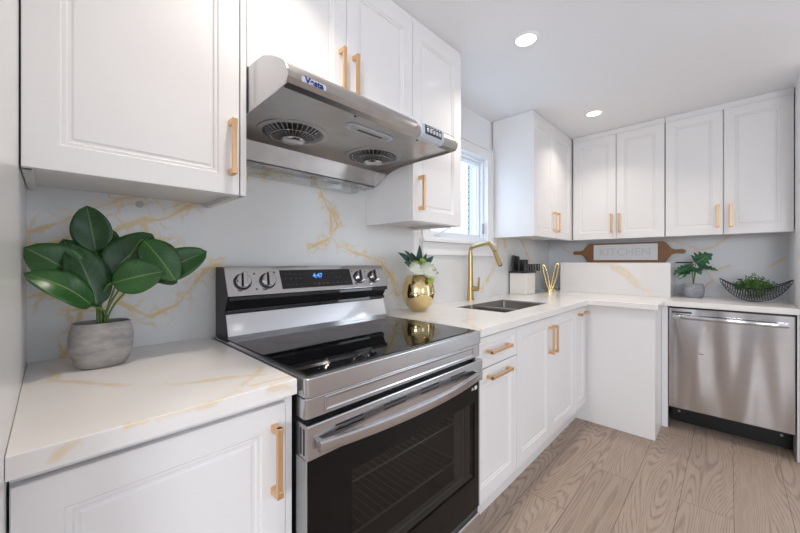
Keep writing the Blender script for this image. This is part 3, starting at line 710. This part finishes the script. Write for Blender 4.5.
for xx in (.645, .665, .685, .705, .86, .88, .90, .925):
    for ss in (.031, .056, .076):
        if random.random() < .72:
            bm = nb(); obox(bm, PM(xx, ss, .0012), -.005, .005, -.0016, .0016, 0, .0003); finish('panel_mark', bm, M['grey_mark'], dsp)
for kx in (.477, .569, 1.010, 1.098):
    Mx = PM(kx, .052)
    bm = nb(); lathe(bm, [(.0305, 0), (.0305, .004), (.028, .006)], n=40, M=Mx); kn = finish('knob', bm, M['dark'], bg_, smooth=True)
    bm = nb(); lathe(bm, [(.0265, .006), (.0255, .018), (.0225, .021)], n=40, M=Mx); finish('knob_cap', bm, M['steel_gloss'], kn, smooth=True)
    bm = nb(); R4 = Mx @ Matrix.Rotation(-.12, 4, 'Z'); obox(bm, R4, -.0075, .0075, -.0275, .0275, .019, .034); finish('knob_grip', bm, M['steel_gloss'], kn, bevel=.003)
    bm = nb(); obox(bm, R4, -.0105, -.0082, -.026, .026, .019, .0225); finish('knob_groove', bm, M['black'], kn)
bm = nb()
for (x, s) in ((.523, .082), (.523, .022), (.632, .075), (.60, .085), (1.053, .08), (.975, .082)): obox(bm, PM(x, s), -.003, .003, -.003, .003, 0, .0004)
finish('burner_mark', bm, M['mark_dark'], bg_)

# ------------------------------------------------------------------ range hood
HL, HR = .409, 1.1425
r = empty('range_hood', (.80, -.3, 1.56), 'stainless steel under-cabinet range hood with two round fans', 'range hood')
outer = [(-.0125, 1.549), (-.0125, 1.745), (-.36, 1.745), (-.445, 1.739), (-.496, 1.718), (-.548, 1.688), (-.573, 1.668), (-.586, 1.648), (-.588, 1.632), (-.579, 1.619), (-.56, 1.613), (-.556, 1.620), (-.098, 1.620), (-.076, 1.552), (-.066, 1.549)]
bm = nb(); prism(bm, outer, 'x', HL + .004, HR - .004); shell = finish('shell', bm, M['steel_hood'], r, smooth=True, angle=30)
sidep = [(-.0125, 1.543), (-.0125, 1.7475), (-.36, 1.7475), (-.445, 1.741), (-.496, 1.720), (-.549, 1.690), (-.576, 1.669), (-.589, 1.649), (-.591, 1.631), (-.580, 1.615), (-.514, 1.612), (-.345, 1.611), (-.27, 1.608), (-.22, 1.600), (-.18, 1.587), (-.14, 1.567), (-.115, 1.550), (-.089, 1.541), (-.05, 1.540)]
for x0 in (HL, HR - .0038):
    bm = nb(); prism(bm, sidep, 'x', x0, x0 + .0038); finish('side_plate', bm, M['steel'], r, bevel=.0008)
finish('back_rail', bxs((HL + .005, HR - .005, -.074, -.014, 1.541, 1.5485)), M['steel'], r)
for cx in (.595, .968):
    cy = -.272; z = 1.620
    bm = nb(); lathe(bm, [(.122, 0), (.122, -.002), (.112, -.004), (.103, -.003), (.103, 0)], (cx, cy, z), 56, caps=False); fr = finish('fan_ring', bm, M['steel_hood'], r, smooth=True)
    bm = nb(); lathe(bm, [(.0005, -.0004), (.103, -.0008)], (cx, cy, z), 48, caps=False); finish('fan_opening', bm, M['black'], fr)
    bm = nb(); nb_ = 36
    for k in range(nb_):
        a = 2 * PI * k / nb_; d = Vector((math.cos(a), math.sin(a), 0)); c = Vector((cx, cy, z))
        tube(bm, [c + d * .105 + Vector((0, 0, -.003)), c + d * .08 + Vector((0, 0, -.014)), c + d * .04 + Vector((0, 0, -.026))], .0009, 5)
    tube(bm, [(cx + .075 * math.cos(2*PI*k/40), cy + .075 * math.sin(2*PI*k/40), z - .0155) for k in range(40)], .001, 5, closed=True)
    finish('fan_grille', bm, M['steel'], fr, smooth='all')
    bm = nb(); lathe(bm, [(.0005, -.034), (.030, -.033), (.038, -.029), (.041, -.024), (.036, -.020)], (cx, cy, z), 36); finish('fan_hub', bm, M['steel'], fr, smooth=True)
bm = nb(); 
def stadium(hx, ry, n=12):
    o = []
    for k in range(n + 1): a = -PI/2 + PI*k/n; o.append((hx + ry*math.cos(a), ry*math.sin(a)))
    for k in range(n + 1): a = PI/2 + PI*k/n; o.append((-hx + ry*math.cos(a), ry*math.sin(a)))
    return o
lx, ly = .778, -.475
prism(bm, [(lx + a, ly + b) for a, b in stadium(.078, .024)], 'z', 1.616, 1.6198); lp = finish('lamp_frame', bm, M['badge'], r, bevel=.0015)
bm = nb(); prism(bm, [(lx + a, ly + b) for a, b in stadium(.070, .015)], 'z', 1.6135, 1.6158); finish('lamp_cover', bm, M['hoodlens'], lp, bevel=.001)
bm = nb(); prism(bm, [(lx + a, ly + .002 + b) for a, b in stadium(.050, .005)], 'z', 1.6125, 1.6135); finish('lamp_grip', bm, M['dark'], lp)
for sx_ in (.66, .95):
    bm = nb(); lathe(bm, [(.0005, -.002), (.004, -.0018), (.0045, 0)], (sx_, -.54, 1.620), 12); finish('screw', bm, M['dark'], r)
# badge and wording
fN = Vector((0, -1, 0)); 
finish('badge', bxs((.449, .521, -.5895, -.5865, 1.630, 1.645)), M['badge'], r, bevel=.0005)
me = text_mesh('Vesta', .0215, .0004, bold=.0009); me.transform(Matrix.Translation((.485, -.5902, 1.6375)) @ frame_m((0,0,0), (1,0,0), (0,0,1), (0,-1,0)) @ Matrix.Scale(1.15, 4, (1, 0, 0))); finish_me('lettering', me, M['logo_blue'], r)
# switch box wraps the nose
bm = nb()
bp = [(-.498, 1.7235), (-.551, 1.6925), (-.578, 1.675), (-.593, 1.662), (-.5945, 1.624), (-.584, 1.6125), (-.565, 1.6105)]
bp2 = [(-.492, 1.7175), (-.546, 1.686), (-.57, 1.667), (-.583, 1.648), (-.585, 1.632), (-.575, 1.620)]
prism(bm, bp + bp2[::-1], 'x', .92, 1.045); sb = finish('switch_box', bm, M['badge'], r, smooth=True)
A = Vector((0, -.593, 1.662)); B = Vector((0, -.5945, 1.624)); Uq = (A - B).normalized(); Nq = Vector((0, -abs(Uq.z), abs(Uq.y)))
o_ = Vector((.982, -.5939, 1.643)) + Nq * .0005
Mq = frame_m(o_, (1, 0, 0), Uq, Nq)
bm = nb(); obox(bm, Mq, -.048, .048, -.0165, .0165, -.004, .001); pl = finish('switch_plate', bm, M['mark_dark'], sb, bevel=.0006)
for k in range(5):
    bm = nb(); obox(bm, Mq, -.040 + .0175 * k, -.030 + .0175 * k, -.009, .004, .0008, .0045); finish('switch_button', bm, M['badge'], sb, bevel=.001)
bm = nb()
for k in range(5): obox(bm, Mq, -.040 + .0175 * k, -.031 + .0175 * k, .010, .013, .001, .0013)
finish('switch_mark', bm, M['white_mark'], sb)
# clear grease tray along the back
bm = bxs((.43, 1.05, -.072, -.0705, 1.505, 1.540), (.43, 1.05, -.0705, -.014, 1.505, 1.5065), (.43, .4315, -.0705, -.014, 1.5065, 1.540), (1.0485, 1.05, -.0705, -.014, 1.5065, 1.540), (.60, .601, -.0705, -.014, 1.5065, 1.534), (.82, .821, -.0705, -.014, 1.5065, 1.534))
finish('grease_tray', bm, M['clear'], r)

# ------------------------------------------------------------------ dishwasher
r = empty('dishwasher', (3.3, -1.36, 0), 'stainless steel dishwasher with a bar handle under the far worktop', 'dishwasher')
D0, D1 = -1.655, -1.066
finish('body', bxs((3.07, 3.62, D0 + .004, D1 - .004, .151, .85), (3.23, 3.62, D0 + .004, D1 - .004, .01, .151)), M['dark'], r)
finish('door', bxs((3.036, 3.069, D0 + .003, D1 - .001, .150, .845)), M['steel_y'], r, bevel=.004)
finish('toe_panel', bxs((3.205, 3.22, D0 + .003, D1 - .001, .0, .150)), M['black'], r)
tag(finish('filler_panel', bxs((3.03, 3.60, -1.674, -1.658, 0, .856)), M['cabinet']), 'narrow white filler panel right of the dishwasher', 'panel')
for y in (-1.11, -1.61):
    bm = nb(); lathe(bm, [(.0005, 0), (.007, .001), (.008, 0)], n=14, M=frame_m((3.2045, y, .075), (0,1,0), (0,0,1), (-1,0,0))); finish('screw', bm, M['grey_plastic'], r)
bm = nb(); n = 20; prev = None
for k in range(n + 1):
    t_ = k / n; y = -1.088 - .536 * t_; b_ = .020 + .018 * (1 - abs(2*t_ - 1) ** 4); z = .787 ; x = 3.036 - b_
    ring = [bm.verts.new(p) for p in ((x + .010, y, z - .013), (x + .001, y, z - .013), (x - .001, y, z - .010), (x - .001, y, z + .010), (x + .001, y, z + .013), (x + .010, y, z + .013))]
    if prev:
        for i in range(6): bm.faces.new((prev[i], prev[(i+1)%6], ring[(i+1)%6], ring[i]))
    else: bm.faces.new(ring[::-1])
    prev = ring
bm.faces.new(prev); finish('handle', bm, M['steel_y'], r, smooth=True)
for b_ in ((3.017, 3.036, -1.104, -1.090, .776, .798), (3.017, 3.036, -1.622, -1.608, .776, .798)): finish('handle_mount', bxs(b_), M['steel_y'], r, bevel=.001)
finish('vent', bxs((3.0352, 3.037, -1.19, -1.085, .812, .8225)), M['mark_dark'], r, bevel=.0005)
finish('badge', bxs((3.0352, 3.0365, -1.25, -1.225, .545, .549)), M['mark_dark'], r)

# ------------------------------------------------------------------ ledge, sign
tag(finish('ledge', bxs((3.30, 3.637, -1.05, -.245, H + .0003, 1.159)), M['quartz_ledge'], bevel=.0015), 'raised quartz-clad ledge on the worktop below the wooden sign', 'ledge')
tag(finish('dark_strip', bxs((3.622, 3.6375, -1.16, -1.052, 1.155, 1.166)), M['dark'], bevel=.001), 'short dark strip on the backsplash at the right end of the quartz ledge', 'bar')  # thin dark strip set on the backsplash at ledge-top height
r = empty('wooden_sign', (3.6, -.69, 1.16), 'brown wooden board sign with handles reading KITCHEN, on the ledge', 'sign')
out = [(-.395, .0), (-.985, .0)]
# outline (y, z) of the paddle board, z from the ledge top
half = [(-.395, 1.164), (-.385, 1.18), (-.355, 1.228), (-.325, 1.238), (-.285, 1.234), (-.268, 1.240), (-.262, 1.252), (-.268, 1.266), (-.285, 1.272), (-.325, 1.268), (-.355, 1.278), (-.39, 1.325), (-.405, 1.338)]
mir = [(-1.382 - y, z) for y, z in half][::-1]
poly = half + mir
bm = nb(); prism(bm, [(y, z) for y, z in poly], 'x', 3.600, 3.618)
bd = finish('board', bm, M['wood'], r, bevel=.003)
finish('board_inset', bxs((3.5975, 3.5995, -.936, -.447, 1.182, 1.324)), M['signwhite'], bd)
me = text_mesh('KITCHEN', .092, .0012, bold=.001); me.transform(Matrix.Translation((3.5958, -.6915, 1.252)) @ frame_m((0,0,0), (0,-1,0), (0,0,1), (-1,0,0)) @ Matrix.Scale(1.03, 4, (1,0,0))); finish_me('lettering', me, M['letter'], bd)

# ------------------------------------------------------------------ big plant
def leaf(bm, uvl, B, T, wid, nrm, bend=.1, fold=.25, shape='oval', nu=14, nv=8, twist=0, notch=None, ripple=0):
    B, T = Vector(B), Vector(T); L = (T - B).length; ax = (T - B).normalized(); nrm = Vector(nrm); nrm = (nrm - ax * nrm.dot(ax)).normalized(); sd = ax.cross(nrm).normalized()
    if twist: R = Matrix.Rotation(twist, 3, ax); nrm = R @ nrm; sd = R @ sd
    G = []
    for i in range(nu + 1):
        t_ = i / nu
        if shape == 'oval': wv = (math.sin(PI * t_ ** .9)) ** .58 * (1 - .06 * t_)
        elif shape == 'lance': wv = math.sin(PI * t_ ** .7) ** .9
        elif shape == 'heart': wv = (math.sin(PI * min(1, (t_ * .93 + .07)) ** .62)) ** .7
        c = B + ax * (L * t_) + nrm * (bend * L * math.sin(PI * t_))
        row = []
        for j in range(nv + 1):
            s_ = (j / nv * 2 - 1)
            ww = wv
            if notch and abs(s_) > .45:
                ww = wv * (1 - .5 * notch * (0.5 + .5 * math.cos(t_ * 2 * PI * 4.5)) * (abs(s_) - .45) / .55)
            p = c + sd * (s_ * wid / 2 * ww) + nrm * (fold * wid / 2 * ww * (abs(s_) ** 1.5)) + nrm * (ripple * wid * math.sin(9 * t_ + 2 * s_) * abs(s_))
            p.x = max(p.x, -.0435); p.y = min(p.y, -.016)
            row.append((bm.verts.new(p), (t_, j / nv)))
        G.append(row)
    for i in range(nu):
        for j in range(nv):
            q_ = [G[i][j], G[i+1][j], G[i+1][j+1], G[i][j+1]]
            f = bm.faces.new([a[0] for a in q_])
            for lp_, a in zip(f.loops, q_): lp_[uvl].uv = a[1]
def leaf_obj(name, parent, m, args, **k):
    bm = nb(); uvl = bm.loops.layers.uv.new('UVMap'); leaf(bm, uvl, *args, **k)
    o = finish(name, bm, m, parent, smooth='all')
    so = o.modifiers.new('thick', 'SOLIDIFY'); so.thickness = .0008
    return o
r = empty('potted_plant', (.093, -.185, H), 'large potted plant with broad glossy green leaves in an oval grey concrete pot', 'plant')
pc = (.094, -.185, H)
bm = nb(); prof = [(.040, .001), (.047, .003), (.056, .016), (.0645, .045), (.0665, .07), (.064, .095), (.0585, .115), (.0565, .1165), (.0545, .115), (.059, .095), (.058, .092)]
lathe(bm, prof, pc, 48, 1.0, .78, e=.82); pot = finish('pot', bm, M['concrete'], r, smooth=True)
bm = nb(); lathe(bm, [(.0005, .108), (.03, .109), (.0555, .106), (.0555, .10)], pc, 36, 1.0, .78, e=.82); finish('soil', bm, M['soil'], r, smooth=True)
LV = [
 # base, tip, width, normal, bend, material
 ((.082, -.185, 1.192), (.064, -.185, 1.312), .086, (-.15, -1, .15), -.05, 'leaf_deep', 'oval'),
 ((.060, -.212, 1.112), (-.0435, -.235, 1.200), .104, (-.25, -.85, .6), .10, 'leaf', 'oval'),
 ((.072, -.238, 1.056), (-.0435, -.262, 1.142), .074, (-.05, -.85, .6), .16, 'leaf', 'oval'),
 ((.082, -.225, 1.052), (.034, -.215, 1.212), .098, (.45, -1, .1), .05, 'leaf_deep', 'oval'),
 ((.096, -.20, 1.118), (.206, -.17, 1.248), .104, (-.1, -1, .2), .07, 'leaf_deep', 'oval'),
 ((.108, -.24, 1.112), (.214, -.265, 1.140), .094, (0, -1, .3), .08, 'leaf', 'oval'),
 ((.180, -.20, 1.228), (.256, -.215, 1.108), .096, (.1, -1, .3), .06, 'leaf', 'oval'),
 ((.190, -.165, 1.118), (.345, -.185, 1.200), .094, (0, -1, .3), .06, 'leaf', 'oval'),
 ((.074, -.175, 1.085), (.022, -.15, 1.225), .095, (-.2, -1, .1), .04, 'leaf', 'oval'),
 ((.086, -.17, 1.09), (.112, -.15, 1.262), .09, (0, -1, .1), .05, 'leaf', 'oval'),
 ((.19, -.16, 1.15), (.268, -.17, 1.102), .06, (0, -1, .4), .06, 'leaf_deep', 'oval')]
for i, (b, t_, wd, nn, bd_, mm_, sh) in enumerate(LV):
    lo = leaf_obj('leaf', r, M[mm_], (b, t_, wd, nn, bd_, .22, sh), ripple=.02)
    bm = nb(); b = Vector(b); s0 = Vector((.094 + (i % 4 - 1.5) * .006, -.19 + (i % 3 - 1) * .006, 1.0))
    d_ = (Vector(t_) - b).normalized(); P1 = s0 + Vector((0, 0, .06)); P2 = b - d_ * .02
    cps = [s0 * (1-u)**3 + P1 * 3*u*(1-u)**2 + P2 * 3*u*u*(1-u) + b * u**3 for u in [k/12 for k in range(13)]]
    tube(bm, cps, [.0024] * 7 + [.002] * 6, 7); finish('stem', bm, M['stem'], lo, smooth='all')

# ------------------------------------------------------------------ gold vase with flowers
r = empty('gold_vase', (1.44, -.125, H), 'round shiny gold vase holding white flowers, right of the stove', 'vase')
vc = (1.435, -.125, H)
bm = nb(); lathe(bm, [(.030, .0005), (.045, .004), (.073, .03), (.092, .065), (.098, .10), (.092, .14), (.078, .175), (.066, .198), (.062, .2), (.060, .196), (.072, .17)], vc, 48, sx=1.0, sy=.9)
finish('body', bm, M['gold_mirror'], r, smooth=True)
fr = empty('flower_bouquet', (1.435, -.125, 1.06), 'bouquet of white roses and green leaves in the gold vase', 'flowers')
def rose(c, R, m, name='bloom', up=Vector((0, -.5, .85))):
    bm = nb(); up = up.normalized(); random.seed(int(c[0]*1000) + int(c[2]*1000))
    a0 = up.orthogonal().normalized(); b0 = up.cross(a0)
    for ringi, (cnt, tilt, rad) in enumerate(((3, .15, .35), (4, .5, .62), (6, .9, .9), (6, 1.3, 1.0))):
        for k in range(cnt):
            a = 2 * PI * (k + .37 * ringi) / cnt + random.random() * .3
            out = a0 * math.cos(a) + b0 * math.sin(a)
            base = Vector(c) - up * R * .5
            tip = Vector(c) + out * R * rad * math.sin(min(tilt, 1.57)) + up * R * (.55 * math.cos(tilt))
            sdv = up.cross(out).normalized(); n_ = 5; G = []
            for i in range(n_ + 1):
                t_ = i / n_; w_ = R * (.75 if ringi else .5) * math.sin(PI * (t_ * .72 + .14)); row = []
                cc = base.lerp(tip, t_) + out * R * .30 * math.sin(PI * t_)
                for j in range(4):
                    s_ = j / 3 * 2 - 1; row.append(bm.verts.new(cc + sdv * s_ * w_ - out * R * .22 * abs(s_) ** 2))
                G.append(row)
            for i in range(n_):
                for j in range(3): bm.faces.new((G[i][j], G[i+1][j], G[i+1][j+1], G[i][j+1]))
    o = finish(name, bm, m, fr, smooth='all'); so = o.modifiers.new('thick', 'SOLIDIFY'); so.thickness = .0007
for c, R, mm_ in (((1.355, -.17, 1.13), .056, 'flower'), ((1.435, -.195, 1.12), .064, 'flower'), ((1.485, -.15, 1.14), .05, 'flower'), ((1.40, -.14, 1.155), .035, 'flower_green'), ((1.46, -.13, 1.165), .034, 'flower_green')):
    rose(c, R, M[mm_])
for c, R in (((1.485, -.19, 1.112), .018), ((1.43, -.215, 1.062), .020), ((1.50, -.165, 1.145), .017), ((1.42, -.17, 1.175), .02), ((1.44, -.215, 1.072), .015)):
    rose(c, R, M['flower_green'], 'bud')
random.seed(3)
for (t_, w_) in (((1.245, -.15, 1.215), .030), ((1.305, -.14, 1.228), .028), ((1.425, -.14, 1.262), .024), ((1.355, -.12, 1.215), .03), ((1.54, -.15, 1.20), .022), ((1.27, -.17, 1.165), .026), ((1.47, -.11, 1.235), .024), ((1.50, -.13, 1.215), .02), ((1.40, -.10, 1.22), .03)):
    b = Vector((1.40, -.13, 1.11)).lerp(Vector(t_), .35)
    leaf_obj('leaf', fr, M['leaf_dark'], (b, t_, w_ * 1.5, (random.uniform(-.4, .4), -1, .5), .1, .3, 'lance'), nu=8, nv=4)
bm = nb()
for k in range(7): a = k * .9; tube(bm, [(1.435 + .02*math.cos(a), -.125 + .02*math.sin(a), 1.02), (1.43 + .035*math.cos(a), -.14 + .03*math.sin(a), 1.13)], .0022, 6)
finish('stem', bm, M['stem'], fr)

# ------------------------------------------------------------------ knife block
KX, KY = 2.80, -.135
r = empty('knife_block', (KX, KY, H), 'white knife block with black-handled knives standing in it, left of the gold ornament', 'knife block')
finish('block', bxs((2.725, 2.905, -.175, -.03, H + .0003, 1.072)), M['cream'], r, bevel=.006)
def kn(x, y, z0, z1, w_=.012, d=.009, tilt=0.0, lab=None, nm='knife'):
    k_ = empty(nm, (x, y, z0), lab or 'black-handled knife standing in the white knife block', 'knife', 'knives in the %s of the white block' % (lab.split(' in the ')[1].split(' of ')[0] if lab else 'slots'))
    bm = nb(); M4 = Matrix.Translation((x, y, z0)) @ Matrix.Rotation(tilt, 4, 'Y')
    h_ = z1 - z0
    prof_ = [(-w_ * .8, 0), (w_ * .8, 0), (w_, h_ * .25), (w_ * .85, h_ * .6), (w_ * 1.05, h_ * .93), (w_ * .6, h_), (-w_ * .9, h_), (-w_, h_ * .5)]
    vs = prism(bm, prof_, 'y', -d, d)
    for v_ in vs: v_.co = M4 @ v_.co
    finish('grip', bm, M['black'], k_, bevel=.002)
    bm = nb()
    for zz in (.3, .55, .8): lathe(bm, [(.0022, -.0005), (.0022, .0005)], n=8, M=M4 @ frame_m((0, -d, h_ * zz), (1,0,0), (0,0,1), (0,-1,0)))
    obox(bm, M4, -w_ * .6, w_ * .6, -d * .35, d * .35, -.006, .0005)
    finish('rivet', bm, M['steel'], k_)
finish('slot_top', bxs((2.718, 2.912, -.182, -.024, 1.072, 1.086)), M['black'], r, bevel=.003)
for i in range(4): kn(2.742 + i * .047, -.155, 1.087, 1.150 - .0015 * i, .0155, .009, lab='short black-handled knife in the front row of the white knife block')
for i in range(4): kn(2.750 + i * .047, -.105, 1.087, 1.185, .015, .009, lab='medium black-handled knife in the middle row of the white knife block')
for i in range(3): kn(2.745 + i * .043, -.055, 1.087, 1.222 - .004 * i, .014, .009, lab='tallest black-handled knife in the back row of the white knife block')
# sharpener / magnetic rack of short tools to the right
r = empty('utensil_rack', (3.0, -.10, H), 'small black rack of short handles beside the white knife block', 'rack')
finish('post', bxs((2.925, 2.945, -.12, -.06, H + .0003, 1.085)), M['cream'], r, bevel=.002)
finish('shelf', bxs((2.922, 3.07, -.15, -.03, 1.0853, 1.092)), M['black'], r, bevel=.001)
finish('top_rail', bxs((2.922, 3.07, -.15, -.14, 1.142, 1.148), (2.922, 3.07, -.045, -.035, 1.142, 1.148), (2.922, 2.934, -.15, -.035, 1.092, 1.142), (3.058, 3.07, -.15, -.035, 1.092, 1.142)), M['black'], r)
for i in range(4):
    finish('divider', bxs((2.946 + i * .030, 2.956 + i * .030, -.148, -.04, 1.092, 1.142)), M['steel'] if i % 2 else M['black'], r)

# ------------------------------------------------------------------ gold V ornament
r = empty('gold_ornament', (3.14, -.20, H), 'gold V-shaped ornament on a small base, in the corner beside the knife block', 'ornament')
ox, oy = 3.14, -.215
bm = nb(); lathe(bm, [(.058, .0005), (.058, .022), (.052, .027), (.02, .028)], (ox, oy, H), 32, 1, .8); finish('base', bm, M['gold_mirror'], r, smooth=True)
dv = Vector((.35, -.94, 0)).normalized()      # the V spreads roughly across the view
for s_, L_ in ((-1, .235), (1, .245)):
    bm = nb(); top = Vector((ox, oy, H + .018)) + dv * s_ * .060 + Vector((0, 0, L_)); bot = Vector((ox, oy, H + .018)) + dv * s_ * .006
    ax = (top - bot).normalized(); n1_ = ax.cross(Vector((dv.y, -dv.x, 0))).normalized()
    pts_ = []
    for k in range(28):
        a = 2 * PI * k / 28; pts_.append(bot + ax * (top - bot).length * (.5 - .5 * math.cos(a)) + n1_ * .016 * math.sin(a) * (.7 + .3 * (.5 - .5 * math.cos(a))))
    tube(bm, pts_, .008, 8, closed=True); finish('loop', bm, M['gold_mirror'], r, smooth='all')

# ------------------------------------------------------------------ small cut-leaf plant
px, py = 3.43, -1.175
r = empty('potted_plant', (px, py, H), 'small cut-leaf plant in a round pale grey pot at the right end of the ledge', 'plant')
bm = nb(); lathe(bm, [(.048, .0005), (.057, .008), (.066, .04), (.067, .07), (.062, .10), (.058, .104), (.055, .10), (.055, .094)], (px, py, H), 36); finish('pot', bm, M['concrete_light'], r, smooth=True)
bm = nb(); lathe(bm, [(.0005, .094), (.054, .092)], (px, py, H), 24, caps=False); finish('soil', bm, M['soil'], r)
for (b, t_, wd, nn) in (((3.42, -1.19, 1.155), (3.40, -1.285, 1.225), .150, (-1, .1, .35)), ((3.40, -1.165, 1.125), (3.36, -1.065, 1.070), .115, (-.6, .2, .9)), ((3.42, -1.17, 1.13), (3.33, -1.10, 1.030), .10, (-.7, .1, .8)), ((3.42, -1.20, 1.12), (3.38, -1.315, 1.10), .095, (-.45, 0, .95)), ((3.40, -1.17, 1.13), (3.46, -1.10, 1.13), .07, (-.5, 0, .9)), ((3.41, -1.19, 1.115), (3.34, -1.225, 1.07), .06, (-.8, 0, .7))):
    lo = leaf_obj('leaf', r, M['monstera'], (b, t_, wd, nn, .08, .1, 'heart'), nu=30, nv=8, notch=.85)
    bm = nb(); b = Vector(b); s0 = Vector((px, py, H + .092)); tube(bm, [s0.lerp(b, u) + Vector((0, 0, .02 * math.sin(PI*u))) for u in (0, .25, .5, .75, 1)], .0028, 6); finish('stem', bm, M['stem'], lo, smooth='all')

# ------------------------------------------------------------------ wire bowl and greenery
bx_, by_ = 3.36, -1.497
r = empty('wire_bowl', (bx_, by_, H), 'black wire boat-shaped bowl beside the right wall, filled with greenery', 'bowl')
def bp_(u, v):
    """u = -1..1 along the boat, v = -1..1 across; returns a point of the shell"""
    hl = .172; hw = .085 * math.sqrt(max(0, 1 - u * u * .985)); 
    rimz = .092 + .062 * u * u
    z = .003 + (rimz - .003) * (abs(u) ** 2.0 * .9 + (1 - abs(u) ** 2.0 * .9) * abs(v) ** 2.2)
    return Vector((bx_ + hw * v, by_ + hl * u, H + z))
bm = nb()
for s_ in (-1, 1): tube(bm, [bp_(-1 + 2*k/40, s_) for k in range(41)], .0028, 7)
tube(bm, [bp_(-1 + 2*k/40, 0) for k in range(41)], .0024, 7)
finish('rim', bm, M['wire'], r, smooth='all')
for k in range(54):
    u = -.97 + 1.94 * k / 53
    bm = nb(); tube(bm, [bp_(u + .06 * math.sin(PI * j / 12) * (1 if k % 2 else -1), -1 + 2*j/12) for j in range(13)], .0013, 5)
    finish('wire', bm, M['wire'], r, smooth='all')
random.seed(11)
gr_ = empty('greenery', (bx_, by_, H + .03), 'bushy artificial greenery sitting in the black wire bowl', 'plant')
bm = nb()
for k in range(620):
    a = random.uniform(0, 2*PI); rr_ = math.sqrt(random.random()); 
    ex = Vector((.055 * rr_ * math.cos(a), .085 * rr_ * math.sin(a), 0)); base = Vector((bx_, by_, H + .06)) + ex * .5
    top = Vector((bx_, by_, H)) + Vector((.065 * rr_ * math.cos(a), .108 * rr_ * math.sin(a), .190 - .08 * rr_ + random.uniform(-.03, .018)))
    sd = Vector((random.uniform(-1, 1), random.uniform(-1, 1), random.uniform(-.3, .6))).normalized(); up = (top - base).normalized()
    for q_ in range(3):
        c = base.lerp(top, .55 + .2 * q_) + sd * random.uniform(-.006, .006); L_ = random.uniform(.008, .014); d_ = (up + sd * random.choice((-1, 1)) * random.uniform(.5, 1.3)).normalized(); s2 = d_.cross(Vector((random.random(), random.random(), random.random()))).normalized() * L_ * .34
        bm.faces.new([bm.verts.new(c), bm.verts.new(c + d_ * L_ * .5 + s2), bm.verts.new(c + d_ * L_), bm.verts.new(c + d_ * L_ * .5 - s2)])
fo = finish('foliage', bm, M['grass'], gr_); fo['kind'] = 'stuff'
bm = nb()
for k in range(60):
    a = random.uniform(0, 2*PI); rr_ = math.sqrt(random.random())
    tube(bm, [(bx_ + .02*rr_*math.cos(a), by_ + .035*rr_*math.sin(a), H + .035), (bx_ + .055*rr_*math.cos(a), by_ + .095*rr_*math.sin(a), H + .15 - .06*rr_)], .0011, 4)
so_ = finish('stem', bm, M['stem'], gr_); so_['kind'] = 'stuff'

# ------------------------------------------------------------------ little clear hook on the backsplash
bm = nb(); lathe(bm, [(.011, 0), (.011, .003), (.004, .004), (.004, .012), (.006, .014)], n=20, M=frame_m((.199, -.0125, 1.352), (1,0,0), (0,0,1), (0,-1,0)))
tag(finish('adhesive_hook', bm, M['hoodlens'], smooth=True, origin=(.199, -.0125, 1.352)), 'tiny clear round hook on the backsplash under the left upper cabinet', 'hook')
